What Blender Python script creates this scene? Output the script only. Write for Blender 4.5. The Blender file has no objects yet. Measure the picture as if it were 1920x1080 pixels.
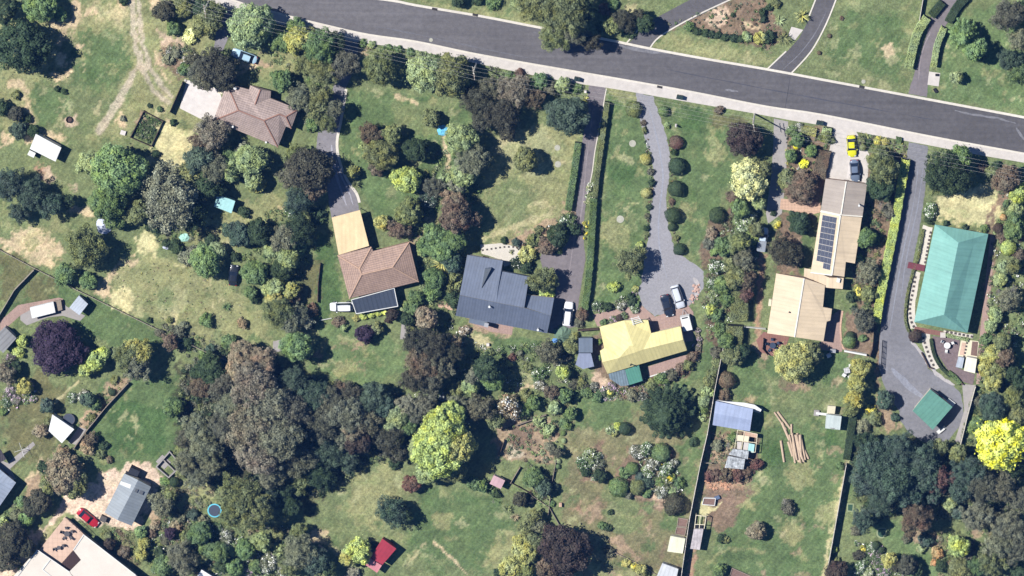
import bpy, math, random
import numpy as np
from mathutils import Vector, Matrix
# ---------------------------------------------------------------- camera, light, exposure
SC = bpy.context.scene
C = SC.collection
R = math.radians
CAM = Vector((90.0, 405.0, 1500.0))            # survey aircraft, a little north of the nadir
FW = (-CAM).normalized()
RT = FW.cross(Vector((0, 1, 0))).normalized()
UP = RT.cross(FW).normalized()
cam = bpy.data.cameras.new('camera'); camo = bpy.data.objects.new('camera', cam); C.objects.link(camo)
m = Matrix((RT, UP, -FW)).transposed().to_4x4(); m.translation = CAM; camo.matrix_world = m
cam.sensor_width = 36; cam.lens = 36 * CAM.length / 192.0; cam.clip_start = 10; cam.clip_end = 9000
SC.camera = camo
SUNV = Vector((-0.66, 0.36, 1.0)).normalized()  # towards the sun
sun_el = math.asin(SUNV.z); sun_az = math.atan2(SUNV.x, SUNV.y)
w = bpy.data.worlds.new('World'); SC.world = w; w.use_nodes = True
nt = w.node_tree; bg = nt.nodes['Background']; sky = nt.nodes.new('ShaderNodeTexSky')
sky.sky_type = 'NISHITA'; sky.sun_disc = False; sky.sun_elevation = sun_el; sky.sun_rotation = sun_az
sky.altitude = 1200; sky.air_density = 0.8; sky.dust_density = 0.1; sky.ozone_density = 7.0
nt.links.new(sky.outputs[0], bg.inputs[0]); bg.inputs[1].default_value = 0.065
sl = bpy.data.lights.new('sun', 'SUN'); sl.energy = 5.0; sl.angle = R(0.5); sl.color = (1, 0.975, 0.935)
so = bpy.data.objects.new('sun', sl); C.objects.link(so); so.rotation_euler = SUNV.to_track_quat('Z', 'Y').to_euler()
SC.view_settings.view_transform = 'Standard'; SC.view_settings.look = 'None'; SC.view_settings.exposure = 0.72
SC.view_settings.gamma = 1; SC.view_settings.use_curve_mapping = False
SC.render.engine = 'CYCLES'; SC.cycles.diffuse_bounces = 1
rng = np.random.default_rng(7); rnd = random.Random(5)

# ---------------------------------------------------------------- survey map: plan units (0.1 m) -> metres
def W(px, py, z=0.0):
    d = FW + RT * ((px - 960) / 1920 * 36 / cam.lens) + UP * ((540 - py) / 1920 * 36 / cam.lens)
    return CAM + d * ((z - CAM.z) / d.z)
def PL(s):
    return [tuple(float(c) for c in q.split(',')) for q in s.split()]
def lin(c):
    c = c / 255.0
    return c / 12.92 if c < 0.04045 else ((c + 0.055) / 1.055) ** 2.4
def col(rgb, k=1.55):                            # sunlit look -> surface colour
    return tuple(min(0.9, lin(c) / k) for c in rgb)

# ---------------------------------------------------------------- materials
MATS = {}
def surf(name, rgb, rough=0.85, sc=2.0, amt=0.25, big=0.06, bamt=0.18, bump=0.0, metal=0, k=1.55, lines=None, grain=9.0, streak=None, wear=None):
    if name in MATS: return MATS[name]
    mt = bpy.data.materials.new(name); mt.use_nodes = True; n = mt.node_tree.nodes; l = mt.node_tree.links
    b = n['Principled BSDF']; b.inputs['Roughness'].default_value = rough; b.inputs['Metallic'].default_value = metal
    b.inputs['Specular IOR Level'].default_value = 0.3
    g = n.new('ShaderNodeNewGeometry')
    def noise(s, det=4):
        q = n.new('ShaderNodeTexNoise'); q.inputs['Scale'].default_value = s; q.inputs['Detail'].default_value = det
        q.inputs['Roughness'].default_value = 0.65
        l.new(g.outputs['Position'], q.inputs['Vector']); return q.outputs['Fac']
    def mad(x, a, c):
        q = n.new('ShaderNodeMath'); q.operation = 'MULTIPLY_ADD'; l.new(x, q.inputs[0]); q.inputs[1].default_value = a; q.inputs[2].default_value = c
        return q.outputs[0]
    def mul(x, y):
        q = n.new('ShaderNodeMath'); q.operation = 'MULTIPLY'; l.new(x, q.inputs[0]); l.new(y, q.inputs[1]); return q.outputs[0]
    f = mul(mad(noise(sc), amt * 2.4, 1 - amt * 1.2), mad(noise(big, 3), bamt * 2.4, 1 - bamt * 1.2))
    f = mul(f, mad(noise(grain, 2), amt * 1.2, 1 - amt * 0.6))
    if lines:                                     # (axis 0=u 1=v, spacing m, depth)
        uv = n.new('ShaderNodeUVMap'); sp = n.new('ShaderNodeSeparateXYZ'); l.new(uv.outputs[0], sp.inputs[0])
        for ax, per, dep in lines:
            q = n.new('ShaderNodeMath'); q.operation = 'MULTIPLY'; l.new(sp.outputs[ax], q.inputs[0]); q.inputs[1].default_value = 1 / per
            fr = n.new('ShaderNodeMath'); fr.operation = 'FRACT'; l.new(q.outputs[0], fr.inputs[0])
            ls = n.new('ShaderNodeMath'); ls.operation = 'LESS_THAN'; l.new(fr.outputs[0], ls.inputs[0]); ls.inputs[1].default_value = 0.3
            f = mul(f, mad(ls.outputs[0], -dep, 1))
    if lines or streak:                           # weathering run-off down the slope / tyre-worn bands along the road
        mp = n.new('ShaderNodeMapping'); q = n.new('ShaderNodeTexNoise'); q.inputs['Scale'].default_value = 1.0; q.inputs['Detail'].default_value = 3
        if streak: mp.inputs['Rotation'].default_value = (0, 0, streak[0]); mp.inputs['Scale'].default_value = (.03, streak[1], 1); l.new(g.outputs['Position'], mp.inputs['Vector'])
        else: mp.inputs['Scale'].default_value = (1.1, .14, 1); l.new(n.new('ShaderNodeUVMap').outputs[0], mp.inputs['Vector'])
        l.new(mp.outputs[0], q.inputs['Vector']); f = mul(f, mad(q.outputs['Fac'], .55 if streak else .4, .72 if streak else .8))
    if wear:
        sx = n.new('ShaderNodeSeparateXYZ'); l.new(g.outputs['Position'], sx.inputs[0]); mr = n.new('ShaderNodeMapRange'); l.new(sx.outputs[0], mr.inputs[0])
        for i_, v_ in enumerate(wear): mr.inputs[i_ + 1].default_value = v_
        f = mul(f, mr.outputs[0])
    c = n.new('ShaderNodeVectorMath'); c.operation = 'SCALE'; c.inputs[0].default_value = col(rgb, k)
    l.new(f, c.inputs['Scale']); l.new(c.outputs[0], b.inputs['Base Color'])
    if bump:
        bp = n.new('ShaderNodeBump'); bp.inputs['Strength'].default_value = bump; bp.inputs['Distance'].default_value = 0.1
        l.new(noise(sc * 2.5), bp.inputs['Height']); l.new(bp.outputs[0], b.inputs['Normal'])
    MATS[name] = mt; return mt
def leafmat(name, rgb=None):                      # rgb None: the colour set on each plant
    mt = bpy.data.materials.new(name); mt.use_nodes = True; n = mt.node_tree.nodes; l = mt.node_tree.links
    b = n['Principled BSDF']; b.inputs['Roughness'].default_value = 0.75; b.inputs['Specular IOR Level'].default_value = 0.15
    at = n.new('ShaderNodeAttribute'); at.attribute_name = 'tone'
    hs = n.new('ShaderNodeHueSaturation')
    if rgb is None:
        oi = n.new('ShaderNodeObjectInfo'); l.new(oi.outputs['Color'], hs.inputs['Color'])
    else: hs.inputs['Color'].default_value = (*rgb, 1)
    a = n.new('ShaderNodeMath'); a.operation = 'MULTIPLY_ADD'; l.new(at.outputs['Fac'], a.inputs[0]); a.inputs[1].default_value = 1.3; a.inputs[2].default_value = 0.38
    l.new(a.outputs[0], hs.inputs['Value'])
    h = n.new('ShaderNodeMath'); h.operation = 'MULTIPLY_ADD'; l.new(at.outputs['Fac'], h.inputs[0]); h.inputs[1].default_value = -0.03; h.inputs[2].default_value = 0.515
    tc = n.new('ShaderNodeNewGeometry'); nz = n.new('ShaderNodeTexNoise'); nz.inputs['Scale'].default_value = .55; nz.inputs['Detail'].default_value = 3; l.new(tc.outputs['Position'], nz.inputs['Vector'])
    h2 = n.new('ShaderNodeMath'); h2.operation = 'MULTIPLY_ADD'; l.new(nz.outputs['Fac'], h2.inputs[0]); h2.inputs[1].default_value = .12; h2.inputs[2].default_value = -.06
    h3 = n.new('ShaderNodeMath'); h3.operation = 'ADD'; l.new(h.outputs[0], h3.inputs[0]); l.new(h2.outputs[0], h3.inputs[1]); l.new(h3.outputs[0], hs.inputs['Hue'])
    s2 = n.new('ShaderNodeMath'); s2.operation = 'MULTIPLY_ADD'; l.new(nz.outputs['Fac'], s2.inputs[0]); s2.inputs[1].default_value = -.9; s2.inputs[2].default_value = 1.4; l.new(s2.outputs[0], hs.inputs['Saturation'])
    l.new(hs.outputs[0], b.inputs['Base Color'])
    MATS[name] = mt; return mt
LEAF = leafmat('foliage')
BARK = surf('bark', (120, 108, 95), sc=3, amt=0.3)
PALEBARK = surf('pale_bark', (190, 185, 175), sc=3, amt=0.2)
GLASS = surf('dark_glass', (38, 48, 66), rough=0.12, amt=0.05, bamt=0.0)
RUBBER = surf('rubber', (35, 35, 38))

# ---------------------------------------------------------------- objects
def tag(o, label=None, cat=None, group=None, kind=None):
    if label: o['label'] = label
    if cat: o['category'] = cat
    if group: o['group'] = group
    if kind: o['kind'] = kind
    return o
def thing(name, label, cat, loc, group=None):
    o = bpy.data.objects.new(name, None); o.empty_display_size = 0.5; C.objects.link(o); o.location = loc
    return tag(o, label, cat, group)
class MB:
    def __init__(s): s.v = []; s.f = []; s.m = []; s.uv = {}
    def add(s, vs, fs, mi=0):
        b = len(s.v); s.v += [Vector(v) for v in vs]
        for f in fs: s.f.append([b + i for i in f]); s.m.append(mi)
        return s
    def box(s, c, size, rz=0, mi=0, taper=1.0, M=None):
        x, y, z = [q / 2 for q in size]; vs = []
        for k, t in ((-z, 1), (z, taper)):
            for a, b in ((-x, -y), (x, -y), (x, y), (-x, y)):
                vs.append(Vector((a * t * math.cos(rz) - b * t * math.sin(rz) + c[0], a * t * math.sin(rz) + b * t * math.cos(rz) + c[1], k + c[2])))
        if M: vs = [M @ v for v in vs]
        return s.add(vs, [(3, 2, 1, 0), (4, 5, 6, 7), (0, 1, 5, 4), (1, 2, 6, 5), (2, 3, 7, 6), (3, 0, 4, 7)], mi)
    def prism(s, poly, z0, z1, mi=0):
        n = len(poly); vs = [(p[0], p[1], z0) for p in poly] + [(p[0], p[1], z1) for p in poly]
        ar = sum(poly[i][0] * poly[(i + 1) % n][1] - poly[(i + 1) % n][0] * poly[i][1] for i in range(n))
        fs = [list(range(n))[::-1], list(range(n, 2 * n))] + [[i, (i + 1) % n, n + (i + 1) % n, n + i] for i in range(n)]
        if ar < 0: fs = [f[::-1] for f in fs]
        return s.add(vs, fs, mi)
    def tube(s, p, q, r0, r1=None, n=7, mi=0, caps=True):
        p = Vector(p); q = Vector(q); r1 = r0 if r1 is None else r1
        d = (q - p).normalized(); a = d.orthogonal().normalized(); b = d.cross(a)
        vs = [c + (a * math.cos(2 * math.pi * i / n) + b * math.sin(2 * math.pi * i / n)) * r for c, r in ((p, r0), (q, r1)) for i in range(n)]
        fs = [[i, (i + 1) % n, n + (i + 1) % n, n + i] for i in range(n)]
        if caps: fs += [list(range(n))[::-1], list(range(n, 2 * n))]
        return s.add(vs, fs, mi)
    def build(s, name, mats, parent=None, org=None, smooth=False):
        if not isinstance(mats, (list, tuple)): mats = [mats]
        if org is None:
            r = parent
            while r is not None and r.parent is not None: r = r.parent
            org = Vector(r.location) if r is not None else Vector((0, 0, 0))
        me = bpy.data.meshes.new(name)
        me.from_pydata([v - Vector(org) for v in s.v], [], s.f)
        for q in mats: me.materials.append(q)
        me.polygons.foreach_set('material_index', s.m)
        if smooth: me.polygons.foreach_set('use_smooth', [True] * len(s.f))
        uvl = me.uv_layers.new(name='UVMap')
        for p in me.polygons:                     # slope-aligned UVs in metres
            n = p.normal; h = Vector((0, 0, 1)).cross(n)
            h = Vector((1, 0, 0)) if h.length < 0.02 else h.normalized()
            if h.x < 0: h = -h
            t = n.cross(h)
            for li in p.loop_indices:
                co = me.vertices[me.loops[li].vertex_index].co
                uvl.data[li].uv = (co.dot(h), co.dot(t))
        me.update()
        o = bpy.data.objects.new(name, me); C.objects.link(o)
        if parent is not None: o.parent = parent
        else: o.location = org
        return o
def sheet(name, s, z, mat, label=None, thick=None, rag=0.0):
    pts = PL(s) if isinstance(s, str) else s
    if rag:                                       # crumbling edge
        q = random.Random(int(pts[0][0])); out = []
        for i in range(len(pts)):
            p0, p1 = pts[i], pts[(i + 1) % len(pts)]; n_ = max(1, int(math.hypot(p1[0] - p0[0], p1[1] - p0[1]) / 5))
            for k in range(n_): out.append((p0[0] + (p1[0] - p0[0]) * k / n_ + q.uniform(-rag, rag), p0[1] + (p1[1] - p0[1]) * k / n_ + q.uniform(-rag, rag)))
        pts = out
    mb = MB(); P = [W(x, y, z) for x, y in pts]
    n = len(P)
    if thick: mb.prism([(p.x, p.y) for p in P], z - thick, z)
    else:
        ar = sum(P[i].x * P[(i + 1) % n].y - P[(i + 1) % n].x * P[i].y for i in range(n))
        mb.add(P, [list(range(n)) if ar > 0 else list(range(n))[::-1]])
    o = mb.build(name, mat); tag(o, label, kind='structure'); return o
def smooth_line(pts, k=4):
    out = []
    n = len(pts)
    for i in range(n - 1):
        p0 = pts[max(i - 1, 0)]; p1 = pts[i]; p2 = pts[i + 1]; p3 = pts[min(i + 2, n - 1)]
        for j in range(k):
            t = j / k
            out.append(tuple(0.5 * (2 * b + (c - a) * t + (2 * a - 5 * b + 4 * c - d) * t * t + (3 * b - a - 3 * c + d) * t ** 3) for a, b, c, d in zip(p0, p1, p2, p3)))
    out.append(pts[-1]); return out
def ribbon(name, s, wd, z, h, mat, kind='structure'):   # low kerb / edging following a line
    pts = smooth_line(PL(s)) if isinstance(s, str) else s
    P = [W(x, y, z) for x, y in pts]; mb = MB(); vs = []
    for i, p in enumerate(P):
        d = (P[min(i + 1, len(P) - 1)] - P[max(i - 1, 0)]); d.z = 0; d.normalize(); nn = Vector((-d.y, d.x, 0)) * wd / 2
        for a, b in ((-1, z - h), (-1, z), (1, z), (1, z - h)): vs.append((p.x + nn.x * a, p.y + nn.y * a, b))
    fs = []
    for i in range(len(P) - 1):
        for k in range(4): fs.append([4 * i + k, 4 * i + (k + 1) % 4, 4 * i + 4 + (k + 1) % 4, 4 * i + 4 + k])
    fs += [[0, 1, 2, 3], [len(vs) - 4, len(vs) - 1, len(vs) - 2, len(vs) - 3]]
    mb.add(vs, fs); o = mb.build(name, mat)
    if kind: o['kind'] = kind
    return o

# ---------------------------------------------------------------- ground: one sheet to the horizon, its soil and grass colours mapped
GC = dict(g1=(94, 122, 76), g0=(78, 112, 64), g2=(116, 132, 88), g3=(146, 150, 104), gb=(104, 132, 84), pale=(160, 164, 122), dry=(184, 176, 136),
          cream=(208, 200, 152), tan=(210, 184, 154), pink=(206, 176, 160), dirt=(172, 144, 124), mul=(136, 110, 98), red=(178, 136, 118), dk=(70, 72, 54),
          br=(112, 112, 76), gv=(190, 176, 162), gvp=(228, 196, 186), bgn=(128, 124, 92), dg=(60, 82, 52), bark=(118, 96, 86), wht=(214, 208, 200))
PAINT = """
g3 40 0,0 400,0 400,260 0,260
g2 25 120,60 240,90 240,200 150,260 60,240 60,160
g1 30 150,60 230,60 240,140 170,180 110,110
dry 18 175,8 240,20 235,42 190,40
tan 10 @145,85,10
tan 10 @133,132,12
tan 12 @120,66,12
tan 10 @115,108,13
tan 12 @110,146,10
tan 10 @168,18,6
tan 12 @228,14,10
tan 10 ~14 140,5 148,30 128,52 100,45
tan 12 ~14 20,155 45,165 50,195 62,225
tan 10 @10,258,14
tan 10 ~12 75,245 120,262
tan 8 @52,255,10
g1 20 55,165 130,165 130,230 70,240
pink 10 @133,228,12
g2 6 ~4 280,128 296,158 318,184
g3 10 ~16 262,120 245,145 232,162
tan 10 @290,10,14
pink 10 300,60 350,80 330,130 300,120
tan 8 ~4 292,95 300,130 318,155
dry 8 ~8 300,165 318,190 295,215
tan 8 @230,225,12
dg 6 272,212 304,228 284,268 248,254
dirt 8 @268,226,9
tan 6 310,225 325,228 300,270 290,262
cream 12 300,235 370,240 365,310 300,318 280,300
g2 12 @345,235,12
red 14 ~18 75,318 98,335
pink 14 ~18 90,325 118,345 137,352
g2 20 0,270 50,290 60,330 0,330
g2 20 120,280 150,330 130,390 90,360
tan 12 ~16 135,392 175,400
g3 25 0,395 120,400 130,440 0,440
g2 18 0,400 90,395 100,425 20,430
tan 16 0,446 30,435 65,430 100,450 115,465 105,500 60,488 0,462
g3 8 @60,460,12
br 8 0,468 65,500 0,580
g1 10 66,510 150,545 310,625 290,680 190,640 60,560 10,600
br 16 66,510 110,530 90,570 40,570
tan 14 ~20 190,540 215,515 255,490
g3 25 180,540 260,480 340,490 420,530 500,590 510,650 400,665 330,615 250,575
* dry/cream/pale 8 55 3 12 180,540 260,480 340,490 420,530 500,590 510,650 400,665 330,615 250,575
* g2/g1 10 21 4 14 180,540 260,480 340,490 420,530 500,590 510,650 400,665 330,615 250,575
pale 14 @320,560,30
cream 12 @230,560,22
g3 18 @290,515,35
g2 15 @310,560,18
g3 18 @440,570,20
tan 12 @200,545,14
cream 14 @275,455,22
g3 20 330,400 420,400 520,360 540,400 440,480 380,480
* dry/tan/pale 8 22 3 10 330,400 420,400 520,360 540,400 440,480 380,480
g2 16 @510,340,14
g2 14 @480,70,20
g3 16 480,95 560,100 560,140 490,150
dirt 12 @490,120,12
tan 8 @462,126,10
g3 20 300,90 400,90 400,150 320,150
mul 14 300,90 350,100 340,145 310,130
dirt 10 655,75 700,85 690,105 660,110
g1 18 650,170 900,170 880,260 900,330 880,440 700,410 660,330 645,260
g2 20 740,190 850,190 840,250 740,250
tan 10 ~6 745,180 785,192
pale 10 ~5 690,165 720,175
g0 14 590,420 630,470 640,560 600,600 560,590 590,500
br 12 555,500 600,490 598,565 560,570
g2 14 760,90 1000,150 870,200 700,160
g2 14 850,120 1100,165 1090,200 870,160
g3 20 920,250 1080,230 1075,430 1000,440 920,470 905,350
dry 16 @950,272,22
pale 18 @995,285,48
g2 20 @960,380,45
g3 20 @1030,400,35
dry 10 ~10 905,450 990,415 1030,400
tan 8 ~8 832,260 840,310
dry 12 @810,430,20
g1 14 1140,170 1195,180 1215,320 1200,560 1120,580 1135,300
g0 14 @1165,330,22
g3 18 @1155,440,30
g3 10 ~20 1145,170 1195,185
g1 16 1235,190 1370,215 1370,330 1340,400 1310,490 1270,450 1258,300
g0 16 @1300,230,24
g3 18 @1340,290,18
g3 18 @1285,400,16
br 10 1330,210 1400,225 1390,240 1340,235
g1 14 1330,560 1355,560 1350,660 1320,700 1270,740 1300,680 1320,640
g3 18 780,0 1010,30 1010,60 900,35
g3 16 1225,60 1460,110 1430,130 1225,92
dry 14 @1200,20,20
g2 14 1190,0 1280,0 1220,40 1190,30
g2 14 1560,0 1730,0 1705,170 1490,135
g1 18 1590,20 1700,30 1690,150 1540,110
tan 6 @1668,96,13
pale 10 @1672,115,10
gb 14 1760,30 1920,0 1920,215 1710,180 1760,130
g1 16 1800,130 1920,120 1920,180 1850,190
mul 10 1250,45 1380,0 1440,0 1470,70 1440,95 1300,55
pink 14 @1345,30,18
tan 6 ~6 1395,45 1420,52
g2 12 1455,0 1530,0 1500,30 1465,30
gb 16 590,610 640,600 750,640 770,700 690,725 590,700 560,640
g3 10 @650,690,18
g3 10 @680,560,1
g1 12 880,620 1020,640 1010,660 920,675
dirt 10 880,605 960,618 955,628 880,620
dry 12 ~22 880,635 910,645
pale 10 960,690 1010,690 1000,720 965,735
tan 8 ~6 960,735 1000,722
g2 18 560,920 700,860 780,880 900,920 1000,980 960,1080 600,1080
g3 20 650,880 760,870 760,960 700,1000 660,960
g1 20 790,910 930,930 980,1010 900,1075 760,1040
g3 12 @830,975,16
g3 20 930,1000 1000,1000 960,1070 900,1060
tan 5 ~4 813,1016 845,1045 882,1082
dry 6 ~4 797,1020 765,1055
tan 8 @600,1010,16
dry 8 ~8 600,1005 625,1030 650,1050
pale 10 @390,920,20
bgn 20 1060,760 1180,760 1320,830 1290,1080 1050,1080 1060,900
g1 16 1070,750 1180,750 1190,780 1150,810 1080,800
g1 14 1270,830 1325,800 1290,960 1270,900
dirt 12 @1110,960,20
red 8 @1082,950,10
g2 14 1130,900 1200,930 1200,1000 1140,1000
g3 14 1040,1040 1120,1060 1270,1080 1040,1090
dirt 6 1140,1010 1160,1010 1200,1050 1190,1060
g1 14 1250,960 1285,960 1275,1000 1240,1000
g1 18 1360,660 1590,640 1595,900 1550,1080 1330,1080 1370,900 1430,880
g2 18 1420,700 1590,730 1580,800 1450,790
g0 18 @1450,850,26
g0 18 @1555,820,22
g3 18 @1500,890,28
g3 20 @1560,960,24
g3 14 @1400,920,20
pale 14 @1430,900,12
g3 14 @1480,1000,24
dry 10 @1465,1008,8
dry 8 ~8 1585,840 1588,880 1560,1000 1545,1080
g3 10 ~3 1315,1065 1355,1035 1400,1030 1440,1035
mul 12 @1480,715,20
dirt 8 1412,640 1440,650 1440,670 1415,660
red 8 ~12 1430,480 1425,560 1422,640
g2 10 ~12 1445,490 1435,560 1430,600
mul 8 1330,810 1425,810 1420,880 1400,940 1360,1000 1320,980
dirt 8 1335,830 1370,840 1365,870 1330,865
red 8 1325,890 1420,880 1400,920 1320,915
mul 8 1325,915 1375,915 1370,950 1320,960
cream 8 1310,945 1345,945 1330,970 1310,965
red 6 ~12 1302,1035 1292,1085
g1 16 180,720 350,700 370,740 340,860 270,870 180,880 160,800
g0 18 220,750 320,770 300,850 200,850
br 16 0,740 120,760 100,860 20,870
br 14 60,690 140,720 110,780 60,760
g2 16 60,680 200,700 150,760
dry 4 ~5 148,715 125,735 104,755
dirt 8 219,706 241,715 161,807 142,797
gvp 8 306,892 290,925 262,980 245,990 205,985 192,990 150,975 125,968 60,1040 20,1085 -10,1085 -10,1065 50,1010 112,958 119,924 181,905 189,886 272,865
g3 6 ~10 122,965 90,1000 60,1040
bgn 14 195,990 245,995 260,1080 200,1060
dirt 8 @290,960,16
tan 5 ~4 78,860 70,890 85,920
tan 6 60,880 62,920 50,905
dirt 10 50,910 75,890 70,950 40,950
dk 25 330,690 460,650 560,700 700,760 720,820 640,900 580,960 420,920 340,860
g3 8 @535,915,14
g2 12 @400,1000,30
g3 14 330,900 390,900 400,940 340,950
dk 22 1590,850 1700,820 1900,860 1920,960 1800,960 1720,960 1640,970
g2 12 1585,940 1610,950 1615,1000 1590,1080 1560,1080
gb 12 1635,985 1665,970 1700,985 1735,1035 1765,1080 1690,1080 1650,1015
dirt 12 @1750,1010,16
dirt 10 @1830,995,14
dirt 12 1700,990 1740,1000 1740,1030 1720,1030
cream 12 1755,370 1870,340 1880,410 1850,430 1760,410
dry 10 @1850,360,20
g1 8 1815,288 1920,312 1920,325 1830,310
mul 10 1880,300 1920,320 1920,360 1860,400 1840,440 1870,470 1850,640 1835,640 1862,440
g2 10 1865,600 1920,560 1920,700 1880,640
tan 8 @1918,615,12
g1 14 1900,600 1920,600 1920,700 1890,680
mul 8 1470,240 1560,240 1555,330 1535,380 1465,370
mul 8 1625,290 1700,290 1680,420 1650,580 1600,600 1605,490 1620,400
mul 8 1460,395 1530,400 1500,520 1450,510
g1 6 1500,400 1530,410 1508,515 1495,515
mul 8 1585,580 1640,600 1640,670 1580,665
mul 8 1640,610 1652,615 1650,720 1640,720
dirt 10 1650,720 1690,800 1660,810 1630,790
bark 8 1310,500 1330,500 1335,560 1325,640 1345,650 1350,500 1380,380 1330,420
dirt 10 760,440 790,440 775,490
dirt 10 950,450 1080,380 1090,400 1015,470 975,490
mul 10 1140,610 1110,640 1110,740 1200,745 1300,700 1310,640 1290,680 1200,710
pink 8 1110,700 1150,710 1160,745 1110,740
dirt 10 930,790 1040,780 1040,870 930,860
mul 10 960,800 1010,790 1000,830 960,850
gv 8 945,830 975,835 980,855 955,860
g2 10 915,860 1030,880 1020,960 960,930
mul 12 1080,850 1130,830 1140,890 1090,900
mul 10 1180,840 1260,840 1280,940 1240,960 1200,940 1150,910
pink 8 1215,930 1240,920 1250,950 1215,945
pink 6 1220,880 1235,905 1225,940
* g3/pale/dry 8 37 2 9 60,60 240,40 240,200 60,250
* pale/g3 9 43 2 10 650,170 900,170 900,330 880,440 660,330
* pale/dry/g2 9 37 2 11 915,260 1080,240 1075,430 1000,440 920,470
* pale/g3/g2 9 55 2 9 1130,180 1200,180 1215,500 1120,560
* pale/g3/g2 9 43 2 9 1240,190 1370,215 1360,400 1310,490 1260,450
* pale/g3 9 49 2 9 1540,0 1730,0 1705,170 1490,135
* pale/g3 9 43 2 9 1740,60 1920,50 1920,210 1710,170
* g1/g3 9 31 2 9 780,0 1010,30 1010,50 900,35
* g1/dry 9 24 2 8 1230,70 1460,120 1430,130 1225,92
* g1/g3/pale 9 37 2 9 180,720 350,700 340,860 180,880
* pale/g3/dirt 9 55 2 10 560,620 760,640 700,720 590,700
* pale/g1/g3 9 80 2 12 560,920 760,870 1000,980 960,1080 600,1080
* dirt/g1/g3/pale/mul 9 105 2 10 1060,760 1320,830 1290,1080 1050,1080
* dirt/g1/g3/pale 9 105 2 10 1370,680 1590,660 1560,1080 1330,1080
* pale/br/g3 9 37 2 9 80,540 310,630 280,680 60,600
* tan/g2/dry 8 24 2 8 0,440 120,440 105,500 0,470
* g3/br 9 37 2 8 0,700 160,720 100,860 0,860
gv 7 ~23 251,-10 256,50 262,90 272,122
g3 5 ~4 253,-10 258,50 264,90 274,118
gv 6 ~8 264,112 272,140 290,172 318,192
gv 6 ~8 276,110 286,134 304,162 322,180
gv 7 ~9 262,118 248,142 240,156
gv 7 ~15 240,155 214,202 188,244
"""
def vnoise(x, y, sc, seed):
    r = np.random.default_rng(seed).random((128, 128)); x = x / sc; y = y / sc
    xi = np.floor(x).astype(int); yi = np.floor(y).astype(int); fx = x - xi; fy = y - yi
    fx = fx * fx * (3 - 2 * fx); fy = fy * fy * (3 - 2 * fy)
    g = lambda a, b: r[(a) % 128, (b) % 128]
    return (g(xi, yi) * (1 - fx) + g(xi + 1, yi) * fx) * (1 - fy) + (g(xi, yi + 1) * (1 - fx) + g(xi + 1, yi + 1) * fx) * fy
def pdist(X, Y, poly, closed=True):
    d = np.full(X.shape, 1e9); ins = np.zeros(X.shape, bool); n = len(poly)
    for i in range(n if closed else n - 1):
        (ax, ay), (bx, by) = poly[i], poly[(i + 1) % n]
        ex, ey = bx - ax, by - ay; L = ex * ex + ey * ey + 1e-9
        t = np.clip(((X - ax) * ex + (Y - ay) * ey) / L, 0, 1)
        d = np.minimum(d, np.hypot(X - ax - t * ex, Y - ay - t * ey))
        if closed:
            c = (ay > Y) != (by > Y)
            ins ^= c & (X < ax + (Y - ay) * ex / (ey if ey else 1e-9))
    return np.where(ins, -d, d) if closed else d
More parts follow.
